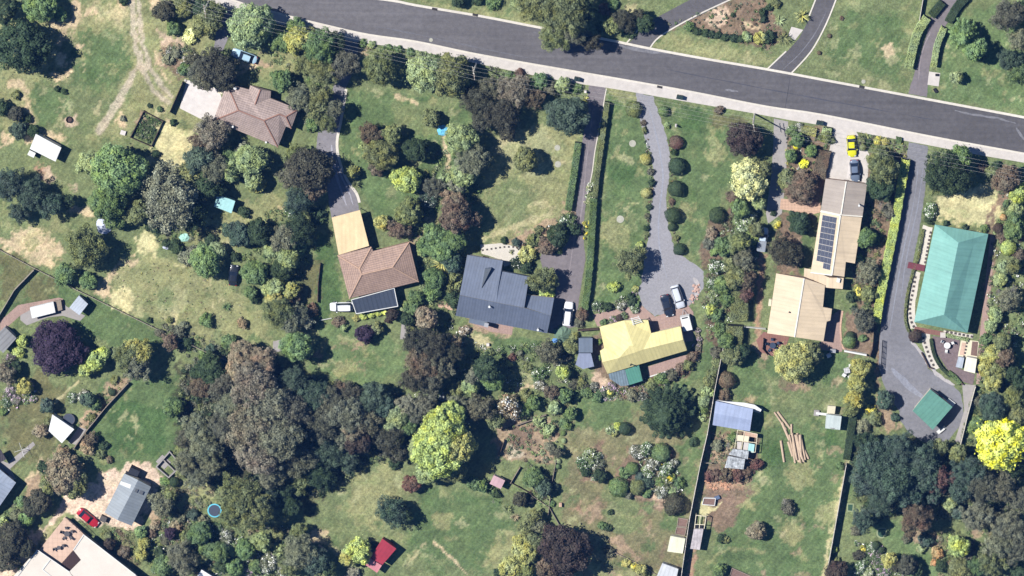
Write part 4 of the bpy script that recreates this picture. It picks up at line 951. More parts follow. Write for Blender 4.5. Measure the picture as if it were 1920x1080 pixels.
def planter(label, c4, h=.45, mat=TIMBER):
    t = thing('planter_box', label, 'planter', W(*c4[0], 0), 'raised planter boxes')
    for i in range(4):
        a, b = W(*c4[i]), W(*c4[(i + 1) % 4]); d = b - a; mb = MB(); mb.box(((a.x + b.x) / 2, (a.y + b.y) / 2, h / 2), (d.length + (.1 if i % 2 else -.12), .11, h), math.atan2(d.y, d.x)); mb.build('side', mat, t)
    P = inset([(W(*p).x, W(*p).y) for p in c4], .07); mb = MB(); mb.prism(P, 0.02, h - .15); mb.build('soil', MULCH, t)
planter('upper timber planter box left of the white boundary fence', [(1272, 970), (1290, 973), (1287, 987), (1270, 985)])
planter('lower timber planter box left of the white boundary fence', [(1269, 987), (1287, 989), (1284, 1003), (1266, 1000)])
planter('planter box cut by the bottom edge right of the boundary fence', [(1373, 1064), (1410, 1080), (1402, 1096), (1366, 1088)])
planter('white potting bench box on the brown soil', [(1320, 932), (1342, 933), (1340, 946), (1317, 944)], .7, WHITE)
# log pile: every trunk a log
LOGM = surf('cut_log', (214, 188, 160), sc=2, amt=.2, big=.6); LOGE = surf('log_end', (236, 206, 170))
logs = [((1452, 773), (1474, 805)), ((1458, 772), (1482, 804)), ((1466, 792), (1480, 825)), ((1484, 795), (1484, 815)), ((1464, 826), (1470, 866)), ((1478, 828), (1486, 855)), ((1480, 815), (1491, 868)), ((1485, 812), (1494, 862)),
        ((1489, 820), (1498, 866)), ((1491, 815), (1501, 868)), ((1495, 812), (1500, 860)), ((1500, 815), (1502, 856)), ((1501, 816), (1510, 862)), ((1499, 824), (1516, 860)), ((1493, 815), (1504, 860)), ((1487, 828), (1490, 866)), ((1496, 835), (1507, 866))]
ordn = 'first second third fourth fifth sixth seventh eighth ninth tenth eleventh twelfth thirteenth fourteenth fifteenth sixteenth seventeenth'.split()
for i, (a, b) in enumerate(logs):
    z = .2 + (.42 if i in (7, 9, 11, 14, 16) else 0) + (.3 if i in (12,) else 0); t = MB(); r = .19 + .04 * ((i * 7) % 3)
    t.tube(W(*a, z), W(*b, z), r, r * .88, n=9); o = t.build('log', LOGM, org=W((a[0] + b[0]) / 2, (a[1] + b[1]) / 2, 0)); nm = {0: 'lone upper-left', 4: 'separate'}.get(i)
    lab = {0: 'peeled log, leftmost of the two reaching up-left from the pile', 1: 'peeled log, right one of the two reaching up-left from the pile', 4: 'single peeled log lying apart left of the pile', 3: 'short log stub sticking up from the top of the pile'}.get(i)
    tag(o, lab or 'pale peeled log heaped in the pile on the lawn', 'log', 'logs heaped in the lawn pile')
for x, y, r, lab, m_ in ((403, 955, 1.35, 'round trampoline with a sky-blue rim among bottom left shrubs', surf('blue_rim', (110, 208, 232))), (130, 784, 1.15, 'dark round trampoline right of the white gabled shed', surf('grey_rim', (90, 90, 100)))):
    p = W(x, y, 0); t = thing('trampoline', lab, 'trampoline', p); mb = MB(); mb.tube(p + Vector((0, 0, .78)), p + Vector((0, 0, .82)), r - .2, n=28); mb.build('mat', surf('trampoline_mat', (76, 84, 100), amt=.1), t)
    mb = MB(); N = 32
    vs = [p + Vector((math.cos(a) * rr, math.sin(a) * rr, z)) for a in [i * 2 * math.pi / N for i in range(N)] for rr, z in ((r - .22, .84), (r, .84), (r, .76))]
    mb.add(vs, [[3 * i, 3 * i + 1, 3 * ((i + 1) % N) + 1, 3 * ((i + 1) % N)] for i in range(N)] + [[3 * i + 1, 3 * i + 2, 3 * ((i + 1) % N) + 2, 3 * ((i + 1) % N) + 1] for i in range(N)]); mb.build('rim_pad', m_, t)
    for i in range(6): mb = MB(); a = i * math.pi / 3; q = p + Vector((math.cos(a), math.sin(a), 0)) * (r - .05); mb.tube(q, q + Vector((0, 0, .76)), .03, n=5); mb.build('leg', STEEL, t)
# ---------------------------------------------------------------- power poles and wires
def pole(label, base, top_h, lamp=False):
    p = W(*base, 0); t = thing('power_pole', label, 'power pole', p, 'power poles along the footpath'); mb = MB(); mb.tube(p, p + Vector((0, 0, top_h)), .17, .12, n=8); mb.build('pole', surf('pole_steel', (216, 212, 200)), t)
    for k, z in enumerate((top_h - .15, top_h - 1.3)):
        mb = MB(); c = p + Vector((0, 0, z)); d = Vector((-.17, 1, 0)).normalized(); L = 1.25 if k == 0 else .85; mb.tube(c - d * L, c + d * L, .07, n=4); ar = mb.build('crossarm', TIMBER, t)
        for s_ in (-1, -.4, .4, 1): mb = MB(); mb.tube(c + d * L * s_, c + d * L * s_ + Vector((0, 0, .2)), .05, n=5); mb.build('insulator', WHITE, ar)
    return p + Vector((0, 0, top_h))
T0 = pole('power pole at the top left corner of the footpath', (391, 2), 8.2)
T1_ = pole('middle power pole on the footpath edge', (893, 118), 8.2)
T2_ = pole('right power pole beside the maroon tree', (1415, 213), 8.6)
T3_ = W(2010, 345, 8.5); Tm = W(150, -70, 8.3)
d = Vector((-.17, 1, 0)).normalized(); LINE = surf('cable', (208, 206, 196), amt=0)
for si, (a, b) in enumerate(((Tm, T0), (T0, T1_), (T1_, T2_), (T2_, T3_))):
    for k, off in enumerate((-1.2, -.45, .45, 1.2)):
        mb = MB(); N = 14; prev = None
        for i in range(N + 1):
            u = i / N; q = a.lerp(b, u) + d * off + Vector((0, 0, .1 - 3.2 * u * (1 - u)))
            if prev: mb.tube(prev, q, .012, n=3, caps=False)
            prev = q
        o = mb.build('power_line', LINE, org=a); tag(o, ['lowest', 'second lowest', 'second highest', 'highest'][k] + ' in the picture of four wires ' + ['left of the top left power pole', 'between the top left and middle power poles', 'between the middle and right power poles', 'running right from the right power pole'][si], 'wire', 'power lines')
# ---------------------------------------------------------------- vehicles
def car(label, cat, px, py, heading, rgb, L=4.5, Wd=1.8, H=1.45, style='sedan', name='parked_car'):
    """heading: plan angle (deg, clockwise from right) the bonnet points to"""
    p = W(px, py, .6); p.z = 0; t = thing(name, label, cat, p, 'parked vehicles'); t.rotation_euler.z = -R(heading)
    P = surf('paint_' + '_'.join(map(str, rgb)), rgb, rough=.3, amt=.03, bamt=.02, k=1.5); P.node_tree.nodes['Principled BSDF'].inputs['Coat Weight'].default_value = .6
    h2, w2 = L / 2, Wd / 2
    def bld(mb, nm, m_, par=t):
        me_o = mb.build(nm, m_, None, org=(0, 0, 0)); me_o.parent = par; return me_o
    prof = {'sedan': [(-1, .74, .72), (-.93, .9, .86), (-.6, 1, .92), (-.2, 1, .94), (.3, 1, .92), (.62, .98, .84), (.88, .88, .72), (1, .66, .6)],
            'van': [(-1, .86, .9), (-.95, .95, 1.0), (-.3, 1, 1.02), (.3, 1, 1.02), (.7, .97, .95), (.92, .88, .8), (1, .7, .68)],
            'ute': [(-1, .92, .8), (-.96, .97, .86), (-.3, 1, .88), (.3, 1, .92), (.66, .98, .9), (.9, .88, .8), (1, .7, .66)]}[style]
    mb = MB(); vs = []; n = len(prof)
    for x, ww, z in prof:
        a = ww * w2; vs += [(x * h2, -a, .28), (x * h2, -a * 1.0, z * .72), (x * h2, -a * .9, z), (x * h2, 0, z + .04), (x * h2, a * .9, z), (x * h2, a, z * .72), (x * h2, a, .28)]
    fs = []
    for i in range(n - 1):
        for k in range(7): fs.append([7 * i + k, 7 * i + (k + 1) % 7, 7 * i + 7 + (k + 1) % 7, 7 * i + 7 + k])
    fs += [list(range(7)), [7 * (n - 1) + k for k in range(7)][::-1]]
    mb.add(vs, [f[::-1] for f in fs]); bd0 = bld(mb, 'body', P); bv = bd0.modifiers.new('round', 'SUBSURF'); bv.levels = bv.render_levels = 2; bd0.data.polygons.foreach_set('use_smooth', [True] * len(bd0.data.polygons))
    for e_ in bd0.data.edges: pass
    c0, c1, r0, r1 = {'sedan': (-.74, .38, -.46, .08), 'van': (-.88, .5, -.8, .26), 'ute': (-.06, .5, .02, .28)}[style]
    zb = .88; mb = MB(); wb, wt = w2 * .86, w2 * .68
    mb.add([(c0 * h2, -wb, zb), (c1 * h2, -wb, zb), (c1 * h2, wb, zb), (c0 * h2, wb, zb), (r0 * h2, -wt, H), (r1 * h2, -wt, H), (r1 * h2, wt, H), (r0 * h2, wt, H)], [(0, 1, 5, 4), (1, 2, 6, 5), (2, 3, 7, 6), (3, 0, 4, 7), (4, 5, 6, 7)]); bld(mb, 'windows', GLASS)
    mb = MB(); xs = (r0 * h2 - .05, r1 * h2 + .03); nn = 6; vs = []
    for i in range(nn + 1):
        x = xs[0] + (xs[1] - xs[0]) * i / nn; ins_ = .06 if i in (0, nn) else 0
        vs += [(x, -wt - .02 + ins_, H - .02), (x, -wt * .6, H + .045), (x, 0, H + .06), (x, wt * .6, H + .045), (x, wt + .02 - ins_, H - .02)]
    fs = [[5 * i + k, 5 * i + 5 + k, 5 * i + 6 + k, 5 * i + 1 + k] for i in range(nn) for k in range(4)]
    mb.add(vs, fs); bld(mb, 'roof', P)
    for s in (-1, 1):
        mb = MB(); mb.box((c1 * h2 * .8, s * (w2 + .07), 1.0), (.2, .16, .14)); bld(mb, 'mirror', P)
        mb = MB(); mb.box((h2 * .93, s * w2 * .62, .62), (.16, .34, .14)); bld(mb, 'headlight', surf('lamp_glass', (225, 228, 230), rough=.2))
        mb = MB(); mb.box((-h2 * .96, s * w2 * .66, .72), (.1, .3, .14)); bld(mb, 'tail_light', surf('red_glass', (170, 30, 30), rough=.2))
        for xw in (-.6, .62):
            mb = MB(); mb.tube((xw * h2, s * (w2 - .2), .32), (xw * h2, s * (w2 + .02), .32), .32, n=16); wh = bld(mb, 'wheel', RUBBER)
            mb = MB(); mb.tube((xw * h2, s * (w2 + .021), .32), (xw * h2, s * (w2 + .03), .32), .19, n=12); bld(mb, 'rim', STEEL, wh)
    if style == 'ute':
        mb = MB(); mb.box((-.52 * h2, 0, .93), (L * .45, Wd * .86, .06)); bld(mb, 'tray', surf('tray_liner', (150, 156, 166)))
    return t
car('pale blue car parked on the grass above the brown tiled house', 'car', 458, 105, 200, (176, 208, 226), 4.9)
car('black car parked among shrubs on the dry grass', 'car', 438, 516, 275, (40, 44, 52), 4.0)
car('bright yellow car on the concrete driveway', 'car', 1597, 274, 86, (236, 232, 40), 4.1)
car('dark grey-blue car behind the yellow car', 'car', 1603, 320, 85, (112, 126, 148), 4.2)
car('white car with a dark windscreen beside the slate grey house', 'car', 1065, 588, 276, (240, 240, 242), 4.6, style='van', H=1.5)
car('black car on the gravel turning area', 'car', 1251, 573, 74, (44, 52, 66), 4.3)
car('white wagon on the gravel turning area', 'car', 1271, 556, 72, (220, 224, 232), 4.5, H=1.6, style='van')
car('red car on the pinkish gravel yard', 'car', 165, 971, 40, (190, 40, 54), 4.6)
car('white utility with a tray in the shade left of the beige house', 'ute', 1430, 449, 278, (206, 222, 236), 4.6, 1.8, 1.6, style='ute')
# caravan + trailer-like box, covered boat
p = W(1287, 605, .9); p.z = 0
t = thing('box_trailer', 'white box trailer with a drawbar beside the yellow-roofed house', 'trailer', p, 'parked vehicles'); t.rotation_euler.z = R(14)
def lb(mb, nm, m_, par): o = mb.build(nm, m_, None, org=(0, 0, 0)); o.parent = par; return o
mb = MB(); mb.box((0, 0, 1.0), (1.8, 2.9, 1.3), taper=.96); bd_ = lb(mb, 'body', WHITE, t); mb = MB(); mb.box((0, 1.15, 1.68), (1.1, .22, .06)); lb(mb, 'roof_hatch', RUBBER, bd_)
mb = MB(); mb.tube((-.5, 1.4, .45), (0, 2.5, .45), .05); mb.tube((.5, 1.4, .45), (0, 2.5, .45), .05); lb(mb, 'drawbar', STEEL, t)
for s in (-1, 1):
    mb = MB(); mb.tube((s * .8, -.2, .32), (s * 1.0, -.2, .32), .32, n=14); wh = lb(mb, 'wheel', RUBBER, t); mb = MB(); mb.tube((s * 1.001, -.2, .32), (s * 1.01, -.2, .32), .18, n=10); lb(mb, 'rim', STEEL, wh)
car('glaring white van parked against the orange-brown tiled house', 'van', 640, 575, 178, (246, 246, 248), 4.3, 1.8, 1.8, style='van', name='parked_van')
# ---------------------------------------------------------------- wheelie bins, pots, small things
BIN = surf('bin_green', (38, 58, 56), rough=.5)
for x, y, lab in ((1080, 146, 'left bin of the pair above the brown driveway'), (1085, 147, 'right bin of the pair above the brown driveway'), (1272, 180, 'left bin of the pair right of the gravel driveway'), (1278, 181, 'right bin of the pair right of the gravel driveway'), (1534, 228, 'left bin of the pair above the yellow hedge'), (1541, 229, 'right bin of the pair above the yellow hedge')):
    p = W(x, y, .11); t = thing('wheelie_bin', 'dark green wheelie bin, ' + lab, 'bin', p, 'wheelie bins'); mb = MB(); mb.box(p + Vector((0, 0, .5)), (.5, .6, .95), -.2, taper=1.12); mb.build('body', BIN, t)
    mb = MB(); mb.box(p + Vector((0, 0, 1.02)), (.62, .72, .08), -.2); mb.build('lid', BIN, t)
    for s in (-1, 1): mb = MB(); mb.tube(p + Vector((s * .25 - .05, -.3, .12)), p + Vector((s * .32 - .05, -.3, .12)), .12, n=10); mb.build('wheel', RUBBER, t)
def simple(name, label, cat, x, y, size, mat, z=0, rz=0, taper=1, group=None):
    p = W(x, y, z); mb = MB(); mb.box(p + Vector((0, 0, size[2] * .4)), (size[0], size[1], size[2] * .8), rz, taper=taper); mb.box(p + Vector((0, 0, size[2] * .9 + .003)), (size[0] * 1.08 * taper, size[1] * 1.08 * taper, size[2] * .18), rz)
    o = mb.build(name, mat, org=p); tag(o, label, cat, group); return o
# fire pit ring
p = W(130, 224, 0); t = thing('fire_pit', 'black round fire pit on bare soil in the top left paddock', 'fire pit', p); mb = MB(); N = 20
vs = [p + Vector((math.cos(a) * rr, math.sin(a) * rr, z)) for a in [i * 2 * math.pi / N for i in range(N)] for rr, z in ((.62, 0), (.62, .35), (.48, .35), (.44, .05))]
mb.add(vs, [[4 * i + k, 4 * i + k + 1, 4 * ((i + 1) % N) + k + 1, 4 * ((i + 1) % N) + k] for i in range(N) for k in range(3)]); mb.build('ring', surf('soot', (44, 34, 34)), t); mb = MB(); mb.tube(p + Vector((0, 0, .02)), p + Vector((0, 0, .08)), .44, n=16); mb.build('ash_bed', surf('ash', (90, 70, 66)), t)
# crumpled blue tarp: low folded mesh
def tarp(label, x, y, r, mat, z=.35, name='tarpaulin', cat='tarpaulin', seed=1):
    rr = random.Random(seed); p = W(x, y, 0); mb = MB(); N = 14; vs = [p + Vector((0, 0, z))]
    for ring in (1, 2, 3):
        for i in range(N): a = i * 2 * math.pi / N; q = r * ring / 3 * (1 + rr.uniform(-.18, .18)); vs.append(p + Vector((math.cos(a) * q * 1.1, math.sin(a) * q, max(.03, z * (1 - ring / 3) + rr.uniform(0, .2)))))
    fs = [[0, 1 + i, 1 + (i + 1) % N] for i in range(N)] + [[1 + (k - 1) * N + i, 1 + k * N + i, 1 + k * N + (i + 1) % N, 1 + (k - 1) * N + (i + 1) % N] for k in (1, 2) for i in range(N)]
    mb.add(vs, fs); o = mb.build(name, mat, org=p); tag(o, label, cat); return o
tarp('crumpled sky-blue tarp on the lawn below a small tree', 830, 244, 1.0, surf('sky_blue', (120, 204, 240), amt=.15), seed=3)
tarp('dark green tarpaulin over a heap below the white car', 1054, 625, 1.6, surf('tarp_green', (110, 134, 112), amt=.3), z=1.0, seed=4)
tarp('small bright blue paddling pool cover below the slate grey house', 1040, 638, .5, surf('pool_blue', (110, 160, 220), amt=.2), z=.4, seed=5)
tarp('white sheet draped over clutter below the dark green grove trees', 195, 422, 1.5, surf('white_sheet', (210, 216, 232), amt=.3), z=1.0, seed=6)
tarp('pale grey tarp under the gum trees left of the tall lime tree', 833, 743, 1.0, surf('grey_tarp', (200, 206, 204)), z=.5, seed=7)
tarp('pale aqua sheet half under shrubs left of the bright green bush', 346, 445, .9, surf('aqua_sheet', (176, 226, 208)), z=.4, seed=8)
tarp('white rag heap under the big grey-olive tree', 311, 463, .5, MATS['white_sheet'], z=.4, seed=9)
for i, (x, y, lab) in enumerate(((1595, 685, 'upper left chair of the white lounge set below the beige house'), (1583, 702, 'lower left chair of the white lounge set below the beige house'), (1594, 706, 'lower right chair of the white lounge set below the beige house'))):
    k = thing('garden_chair', lab, 'chair', W(x, y, 0), 'white garden chairs'); c = W(x, y, 0); mb = MB(); mb.box(c + Vector((0, 0, .4)), (.7, .7, .1), i); mb.build('seat', WHITE, k); mb = MB(); mb.box(c + Vector((math.cos(i) * .33, math.sin(i) * .33, .65)), (.1, .7, .5), i); mb.build('backrest', WHITE, k)
    for s1 in (-1, 1):
        for s2 in (-1, 1): mb = MB(); mb.tube(c + Vector((.25 * s1, .25 * s2, 0)), c + Vector((.25 * s1, .25 * s2, .37)), .03, n=4); mb.build('leg', WHITE, k)
mb = MB(); c = W(1588, 693, 0); t = thing('garden_table', 'white square lattice table of the lounge set below the beige house', 'table', c); mb.box(c + Vector((0, 0, .6)), (1.1, 1.1, .06), .3); mb.build('tabletop', surf('lattice', (236, 236, 236), lines=[(0, .3, .5), (1, .3, .5)]), t); mb = MB(); mb.tube(c, c + Vector((0, 0, .58)), .06); mb.build('leg', WHITE, t)
simple('patio_heater', 'grey barbecue box below the beige house beside a white pot', 'barbecue', 1562, 656, (1.0, .6, .9), STEEL, rz=-.1)
simple('plant_pot', 'white round pot left of the barbecue below the beige house', 'pot', 1554, 666, (.9, .8, .5), WHITE, rz=.4, taper=.8)
simple('concrete_block', 'pale block beside the vegetable plot fence', 'block', 231, 248, (.9, .8, .4), CONCL, rz=-.3)
simple('garden_box', 'dark slatted box on the grass below the hedge driveway slab', 'box', 1754, 169, (.5, .8, .4), RUBBER, rz=.6)
simple('meter_box', 'small dark meter box on the roadside concrete slab', 'box', 1757, 140, (.6, .4, .3), RUBBER)
simple('letterbox', 'small pale letterbox at the top of the brown driveway', 'letterbox', 1098, 170, (.4, .4, 1.0), CONCL)
simple('hot_tub', 'white oblong tub against the right wall of the green garage', 'tub', 1783, 753, (1.5, .7, .5), WHITE, rz=-.65)
simple('dinghy', 'white upturned dinghy on the drive below the green garage', 'boat', 1765, 806, (1.9, .7, .45), WHITE, rz=.7, taper=.7)
simple('gas_box', 'small white box on the wall left of the beige house', 'box', 1444, 565, (.5, 1.2, 1.0), CREAMP, rz=-.1)
simple('wheelbarrow', 'blue barrow beside the white potting box', 'wheelbarrow', 1345, 932, (.9, .6, .5), surf('barrow_blue', (96, 112, 140)), rz=.4)
simple('garden_stool', 'small dark stool box in the bottom centre garden', 'box', 1051, 945, (.5, .7, .7), PINKP)
simple('birdbath', 'pale stone birdbath on the lawn below the cream-flecked trees', 'birdbath', 915, 645, (.5, .5, .6), CONCL)
for i, (x, y, lab) in enumerate(((445, 0, 'x'),)): pass
# statue on the gravel drive lawn
p = W(1268, 234, 0); t = thing('garden_statue', 'slim pale garden statue on the lawn right of the gravel driveway', 'statue', p); mb = MB(); mb.tube(p, p + Vector((0, 0, .4)), .25, .2); mb.build('plinth', CONCL, t); mb = MB(); mb.tube(p + Vector((0, 0, .4)), p + Vector((0, 0, 1.0)), .12, .2); mb.tube(p + Vector((0, 0, 1.0)), p + Vector((0, 0, 1.35)), .2, .08); mb.tube(p + Vector((0, 0, 1.35)), p + Vector((0, 0, 1.6)), .1, .09); mb.build('figure', CONCL, t)
# clothes line
p = W(43, 838, 0); t = thing('clothes_hoist', 'white rotary clothes line on the left lawn', 'clothes line', p); mb = MB(); mb.tube(p, p + Vector((0, 0, 2)), .05); mb.build('post', STEEL, t)
for i in range(4): mb = MB(); a = i * math.pi / 2 + .3; mb.tube(p + Vector((0, 0, 1.9)), p + Vector((math.cos(a) * 1.5, math.sin(a) * 1.5, 2.1)), .035, n=4); mb.build('arm', WHITE, t)
# stepping stones
STN = surf('stone_dark', (92, 84, 80))
k = 0
def stones(s, n, lab, sz=.42, dark=True):
    pts = smooth_line(PL(s), 8); P = [W(x, y, .06) for x, y in pts]; L = [0]
    for a, b in zip(P, P[1:]): L.append(L[-1] + (b - a).length)
    for i in range(n):
        u = L[-1] * i / max(1, n - 1); j = max(0, min(len(P) - 2, next((q for q in range(len(L) - 1) if L[q + 1] >= u - 1e-6), len(P) - 2))); f = (u - L[j]) / max(1e-6, L[j + 1] - L[j]); c = P[j].lerp(P[j + 1], f); d = P[j + 1] - P[j]
        mb = MB(); mb.box((c.x, c.y, .08), (sz, sz, .1), math.atan2(d.y, d.x)); o = mb.build('stepping_stone', STN if dark else CONCL, org=c); tag(o, lab, 'stepping stone', 'stepping stones ' + lab.split(' in ')[-1])
stones("1745,436 1740,462 1735,492", 9, 'small dark square stepping stone in the white gravel left of the long green roof')
stones("1716,520 1712,545 1706,575 1708,600 1713,612", 12, 'dark paver in the curved white gravel strip along the wide driveway')
stones("1731,634 1738,655 1744,672 1750,684", 7, 'dark square paver in the white gravel path right of the round maroon shrub')
stones("1776,622 1822,631", 7, 'dark paver in the white strip under the long green roof')
stones("1813,643 1808,668", 5, 'dark paver in the cream strip beside the slate patio', .35)
stones("905,469 925,466 945,463 962,463", 8, 'grey stone in the curve across the white patio', .3)
# garden rocks
# ---------------------------------------------------------------- vegetation prototypes (unit radius), many small leaf faces
def leaf_mesh(name, P, N, tone, size, r, aspect=.62, mats=None, midx=None):
    n = len(P); N = N / (np.linalg.norm(N, axis=1, keepdims=True) + 1e-9)
    t = r.normal(size=(n, 3)); t -= N * (t * N).sum(1, keepdims=True); t /= np.linalg.norm(t, axis=1, keepdims=True) + 1e-9; b = np.cross(N, t)
    s = (size * r.uniform(.6, 1.3, n))[:, None]
    V = np.stack([P + t * s, P + b * s * aspect, P - t * s, P - b * s * aspect], 1).reshape(-1, 3)
    me = bpy.data.meshes.new(name); me.vertices.add(4 * n); me.vertices.foreach_set('co', V.ravel()); me.loops.add(4 * n); me.loops.foreach_set('vertex_index', np.arange(4 * n, dtype=np.int32))
    me.polygons.add(n); me.polygons.foreach_set('loop_start', np.arange(0, 4 * n, 4, dtype=np.int32))
    a = me.attributes.new('tone', 'FLOAT', 'FACE'); a.data.foreach_set('value', tone.astype(np.float32))
    for m_ in (mats or [LEAF]): me.materials.append(m_)
    if midx is not None: me.polygons.foreach_set('material_index', midx.astype(np.int32))
    me.update(); return me
def crown(name, seed, nl, leaf, K, lr, zlo=-.35, zs=.9, rad=(.6, .86), jit=.5, cut=.66, petals=None, pf=.3, base=0.0, wob=.09, core=.62, stray=.05):
    """rounded crown: clumps set in a dome round a fuller inner mass, uneven edge, stray sprays"""
    r = np.random.default_rng(seed); ph = r.uniform(0, 6.3, 4)
    d = r.normal(size=(K * 6, 3)); d /= np.linalg.norm(d, axis=1, keepdims=True); d = d[d[:, 2] > zlo]
    sel = [0]                                       # spread clumps evenly
    for _ in range(K - 1):
        dm = np.min(np.linalg.norm(d[:, None] - d[None, sel], axis=2), axis=1) * r.uniform(.6, 1, len(d)); sel.append(int(np.argmax(dm)))
    d = d[sel]; th = np.arctan2(d[:, 1], d[:, 0]); w = 1 + wob * np.sin(2 * th + ph[0]) + wob * .8 * np.sin(3 * th + ph[1]) + wob * .6 * np.sin(5 * th + ph[2])
    c = d * (r.uniform(rad[0], rad[1], K) * w)[:, None]; L = r.uniform(lr[0], lr[1], K); lt = r.uniform(0, 1, K)
    nc = max(3, K // 6); dc = r.normal(size=(nc, 3)); dc /= np.linalg.norm(dc, axis=1, keepdims=True); c = np.concatenate([c, dc * .25]); L = np.concatenate([L, np.full(nc, core)]); lt = np.concatenate([lt, r.uniform(0, .5, nc)]); K2 = K + nc
    pw = L ** 2; pw[K:] *= .35
    i = r.choice(K2, nl, p=pw / pw.sum()); e = r.normal(size=(nl, 3)); e /= np.linalg.norm(e, axis=1, keepdims=True); e[:, 2] = np.where(e[:, 2] < -.25, -e[:, 2], e[:, 2])
    st = r.uniform(size=nl) < stray
    P = c[i] + e * (L[i] * r.uniform(.7, 1.1, nl) * np.where(st, r.uniform(1.1, 1.6, nl), 1))[:, None]
    keep = np.ones(nl, bool)
    for k in range(K2):
        dd = np.linalg.norm(P - c[k], axis=1); keep &= ~((dd < L[k] * cut) & (i != k))
    P, e, i = P[keep], e[keep], i[keep]; n = len(P)
    N = e + .35 * P + r.normal(size=(n, 3)) * jit; N[:, 2] = np.abs(N[:, 2]) * .8 + .12
    tone = np.clip(.45 * lt[i] + .55 * r.uniform(0, 1, n), 0, 1); P = P * np.array([1, 1, zs]) + np.array([0, 0, base])
    mi = None; mats = [LEAF]
    if petals: mats = [LEAF, petals]; mi = (r.uniform(size=n) < pf * (.3 + 1.4 * (lt[i] > .5))) & (P[:, 2] > base + .1)
    return leaf_mesh(name, P, N, tone, leaf, r, mats=mats, midx=mi)
def ball(name, seed, nl, leaf, zs=.8, base=.6, sq=0):
    r = np.random.default_rng(seed); e = r.normal(size=(nl, 3)); e /= np.linalg.norm(e, axis=1, keepdims=True); e[:, 2] = np.where(e[:, 2] < -.5, -e[:, 2], e[:, 2])
    bump = 1 + .07 * np.sin(4 * e[:, 0] + seed) * np.sin(3.4 * e[:, 1] + 1) + .05 * np.sin(9 * e[:, 0]) * np.sin(8 * e[:, 1] + seed) + .03 * r.normal(size=nl)
    P = e * bump[:, None] * np.array([1, 1, zs]) + np.array([0, 0, base]); N = e + r.normal(size=(nl, 3)) * .25
    return leaf_mesh(name, P, N, np.clip(r.uniform(.1, .9, nl), 0, 1), leaf, r)
def conifer(name, seed):
    r = np.random.default_rng(seed); Ps = []; Ns = []; T = []
    for lay, (z, rad, nb) in enumerate(((-.55, 1.0, 17), (-.3, .92, 15), (-.02, .76, 13), (.25, .56, 11), (.5, .36, 9), (.72, .18, 6))):
        for b in range(nb):
            a = 2 * np.pi * (b + r.uniform(-.25, .25)) / nb + lay; R_ = rad * r.uniform(.85, 1.08); m_ = int(330 * R_ + 90); u = r.uniform(.05, 1, m_); wd = .15 * (1.1 - u) + .06
            s = r.uniform(-1, 1, m_) * wd; x = u * R_; Ps.append(np.stack([x * np.cos(a) - s * np.sin(a), x * np.sin(a) + s * np.cos(a), z + .18 * (1 - u) - np.abs(s) * .9 + r.normal(size=m_) * .02], 1))
            Ns.append(np.stack([.3 * np.cos(a) - np.sign(s) * .6 * np.sin(a), .3 * np.sin(a) + np.sign(s) * .6 * np.cos(a), np.ones(m_)], 1) + r.normal(size=(m_, 3)) * .3); T.append(r.uniform(0, .5, m_) + .5 * r.uniform())
    e = r.normal(size=(2600, 3)); e /= np.linalg.norm(e, axis=1, keepdims=True); e[:, 2] = np.abs(e[:, 2]); Ps.append(e * np.array([.8, .8, .8]) * r.uniform(.85, 1, 2600)[:, None] - np.array([0, 0, .35])); Ns.append(e + .4 * r.normal(size=(2600, 3))); T.append(r.uniform(0, .6, 2600))
    return leaf_mesh(name, np.concatenate(Ps), np.concatenate(Ns), np.concatenate(T), .032, r)
def spiky(name, seed, n=46):
    r = random.Random(seed); vs = []; fs = []; tone = []
    for i in range(n):
        a = r.uniform(0, 6.28); L = r.uniform(.7, 1.05); up = r.uniform(.25, 1.0); wd = .055
        pr = None
        for k in range(4):
            u = k / 3; x = L * u * (1 - .15 * up); z = .12 + up * .9 * u - up * .55 * u * u; q = wd * (1 - .8 * u)
            l_ = (x * math.cos(a) - q * math.sin(a), x * math.sin(a) + q * math.cos(a), z); r_ = (x * math.cos(a) + q * math.sin(a), x * math.sin(a) - q * math.cos(a), z); vs += [l_, r_]
            if k: b = len(vs) - 4; fs.append([b, b + 1, b + 3, b + 2]); tone.append(r.random())
    me = bpy.data.meshes.new(name); me.from_pydata(vs, [], fs); at = me.attributes.new('tone', 'FLOAT', 'FACE'); at.data.foreach_set('value', tone); me.materials.append(LEAF); me.update(); return me
def limbs(name, seed, depth=3, mat=BARK, spread=.75, fan=4, r0=.05):
    r = random.Random(seed); mb = MB(); mb.tube((0, 0, -1), (0, 0, -.25), r0 * 1.5, r0, n=7)
    def go(p, d, L, rad, k):
        q = p + d * L; mb.tube(p, q, rad, rad * .6, n=5, caps=False)
        if k == 0: return
        for i in range(fan if k == depth else 3):
            a = r.uniform(0, 6.28) if k < depth else i * 6.28 / fan + r.uniform(-.3, .3)
            go(q, (d + Vector((math.cos(a), math.sin(a), r.uniform(-.05, .35))) * spread).normalized(), L * r.uniform(.6, .85), rad * .6, k - 1)
    go(Vector((0, 0, -.3)), Vector((.03, .02, 1)).normalized(), .22, r0, depth)
    me_o = mb.build(name, mat, org=(0, 0, 0)); me = me_o.data; bpy.data.objects.remove(me_o); return me
PW = leafmat('white_petals', (.72, .72, .66)); PP = leafmat('pink_petals', (.56, .38, .52)); PY = leafmat('yellow_petals', (.75, .66, .06)); PC = leafmat('cream_petals', (.72, .68, .4))
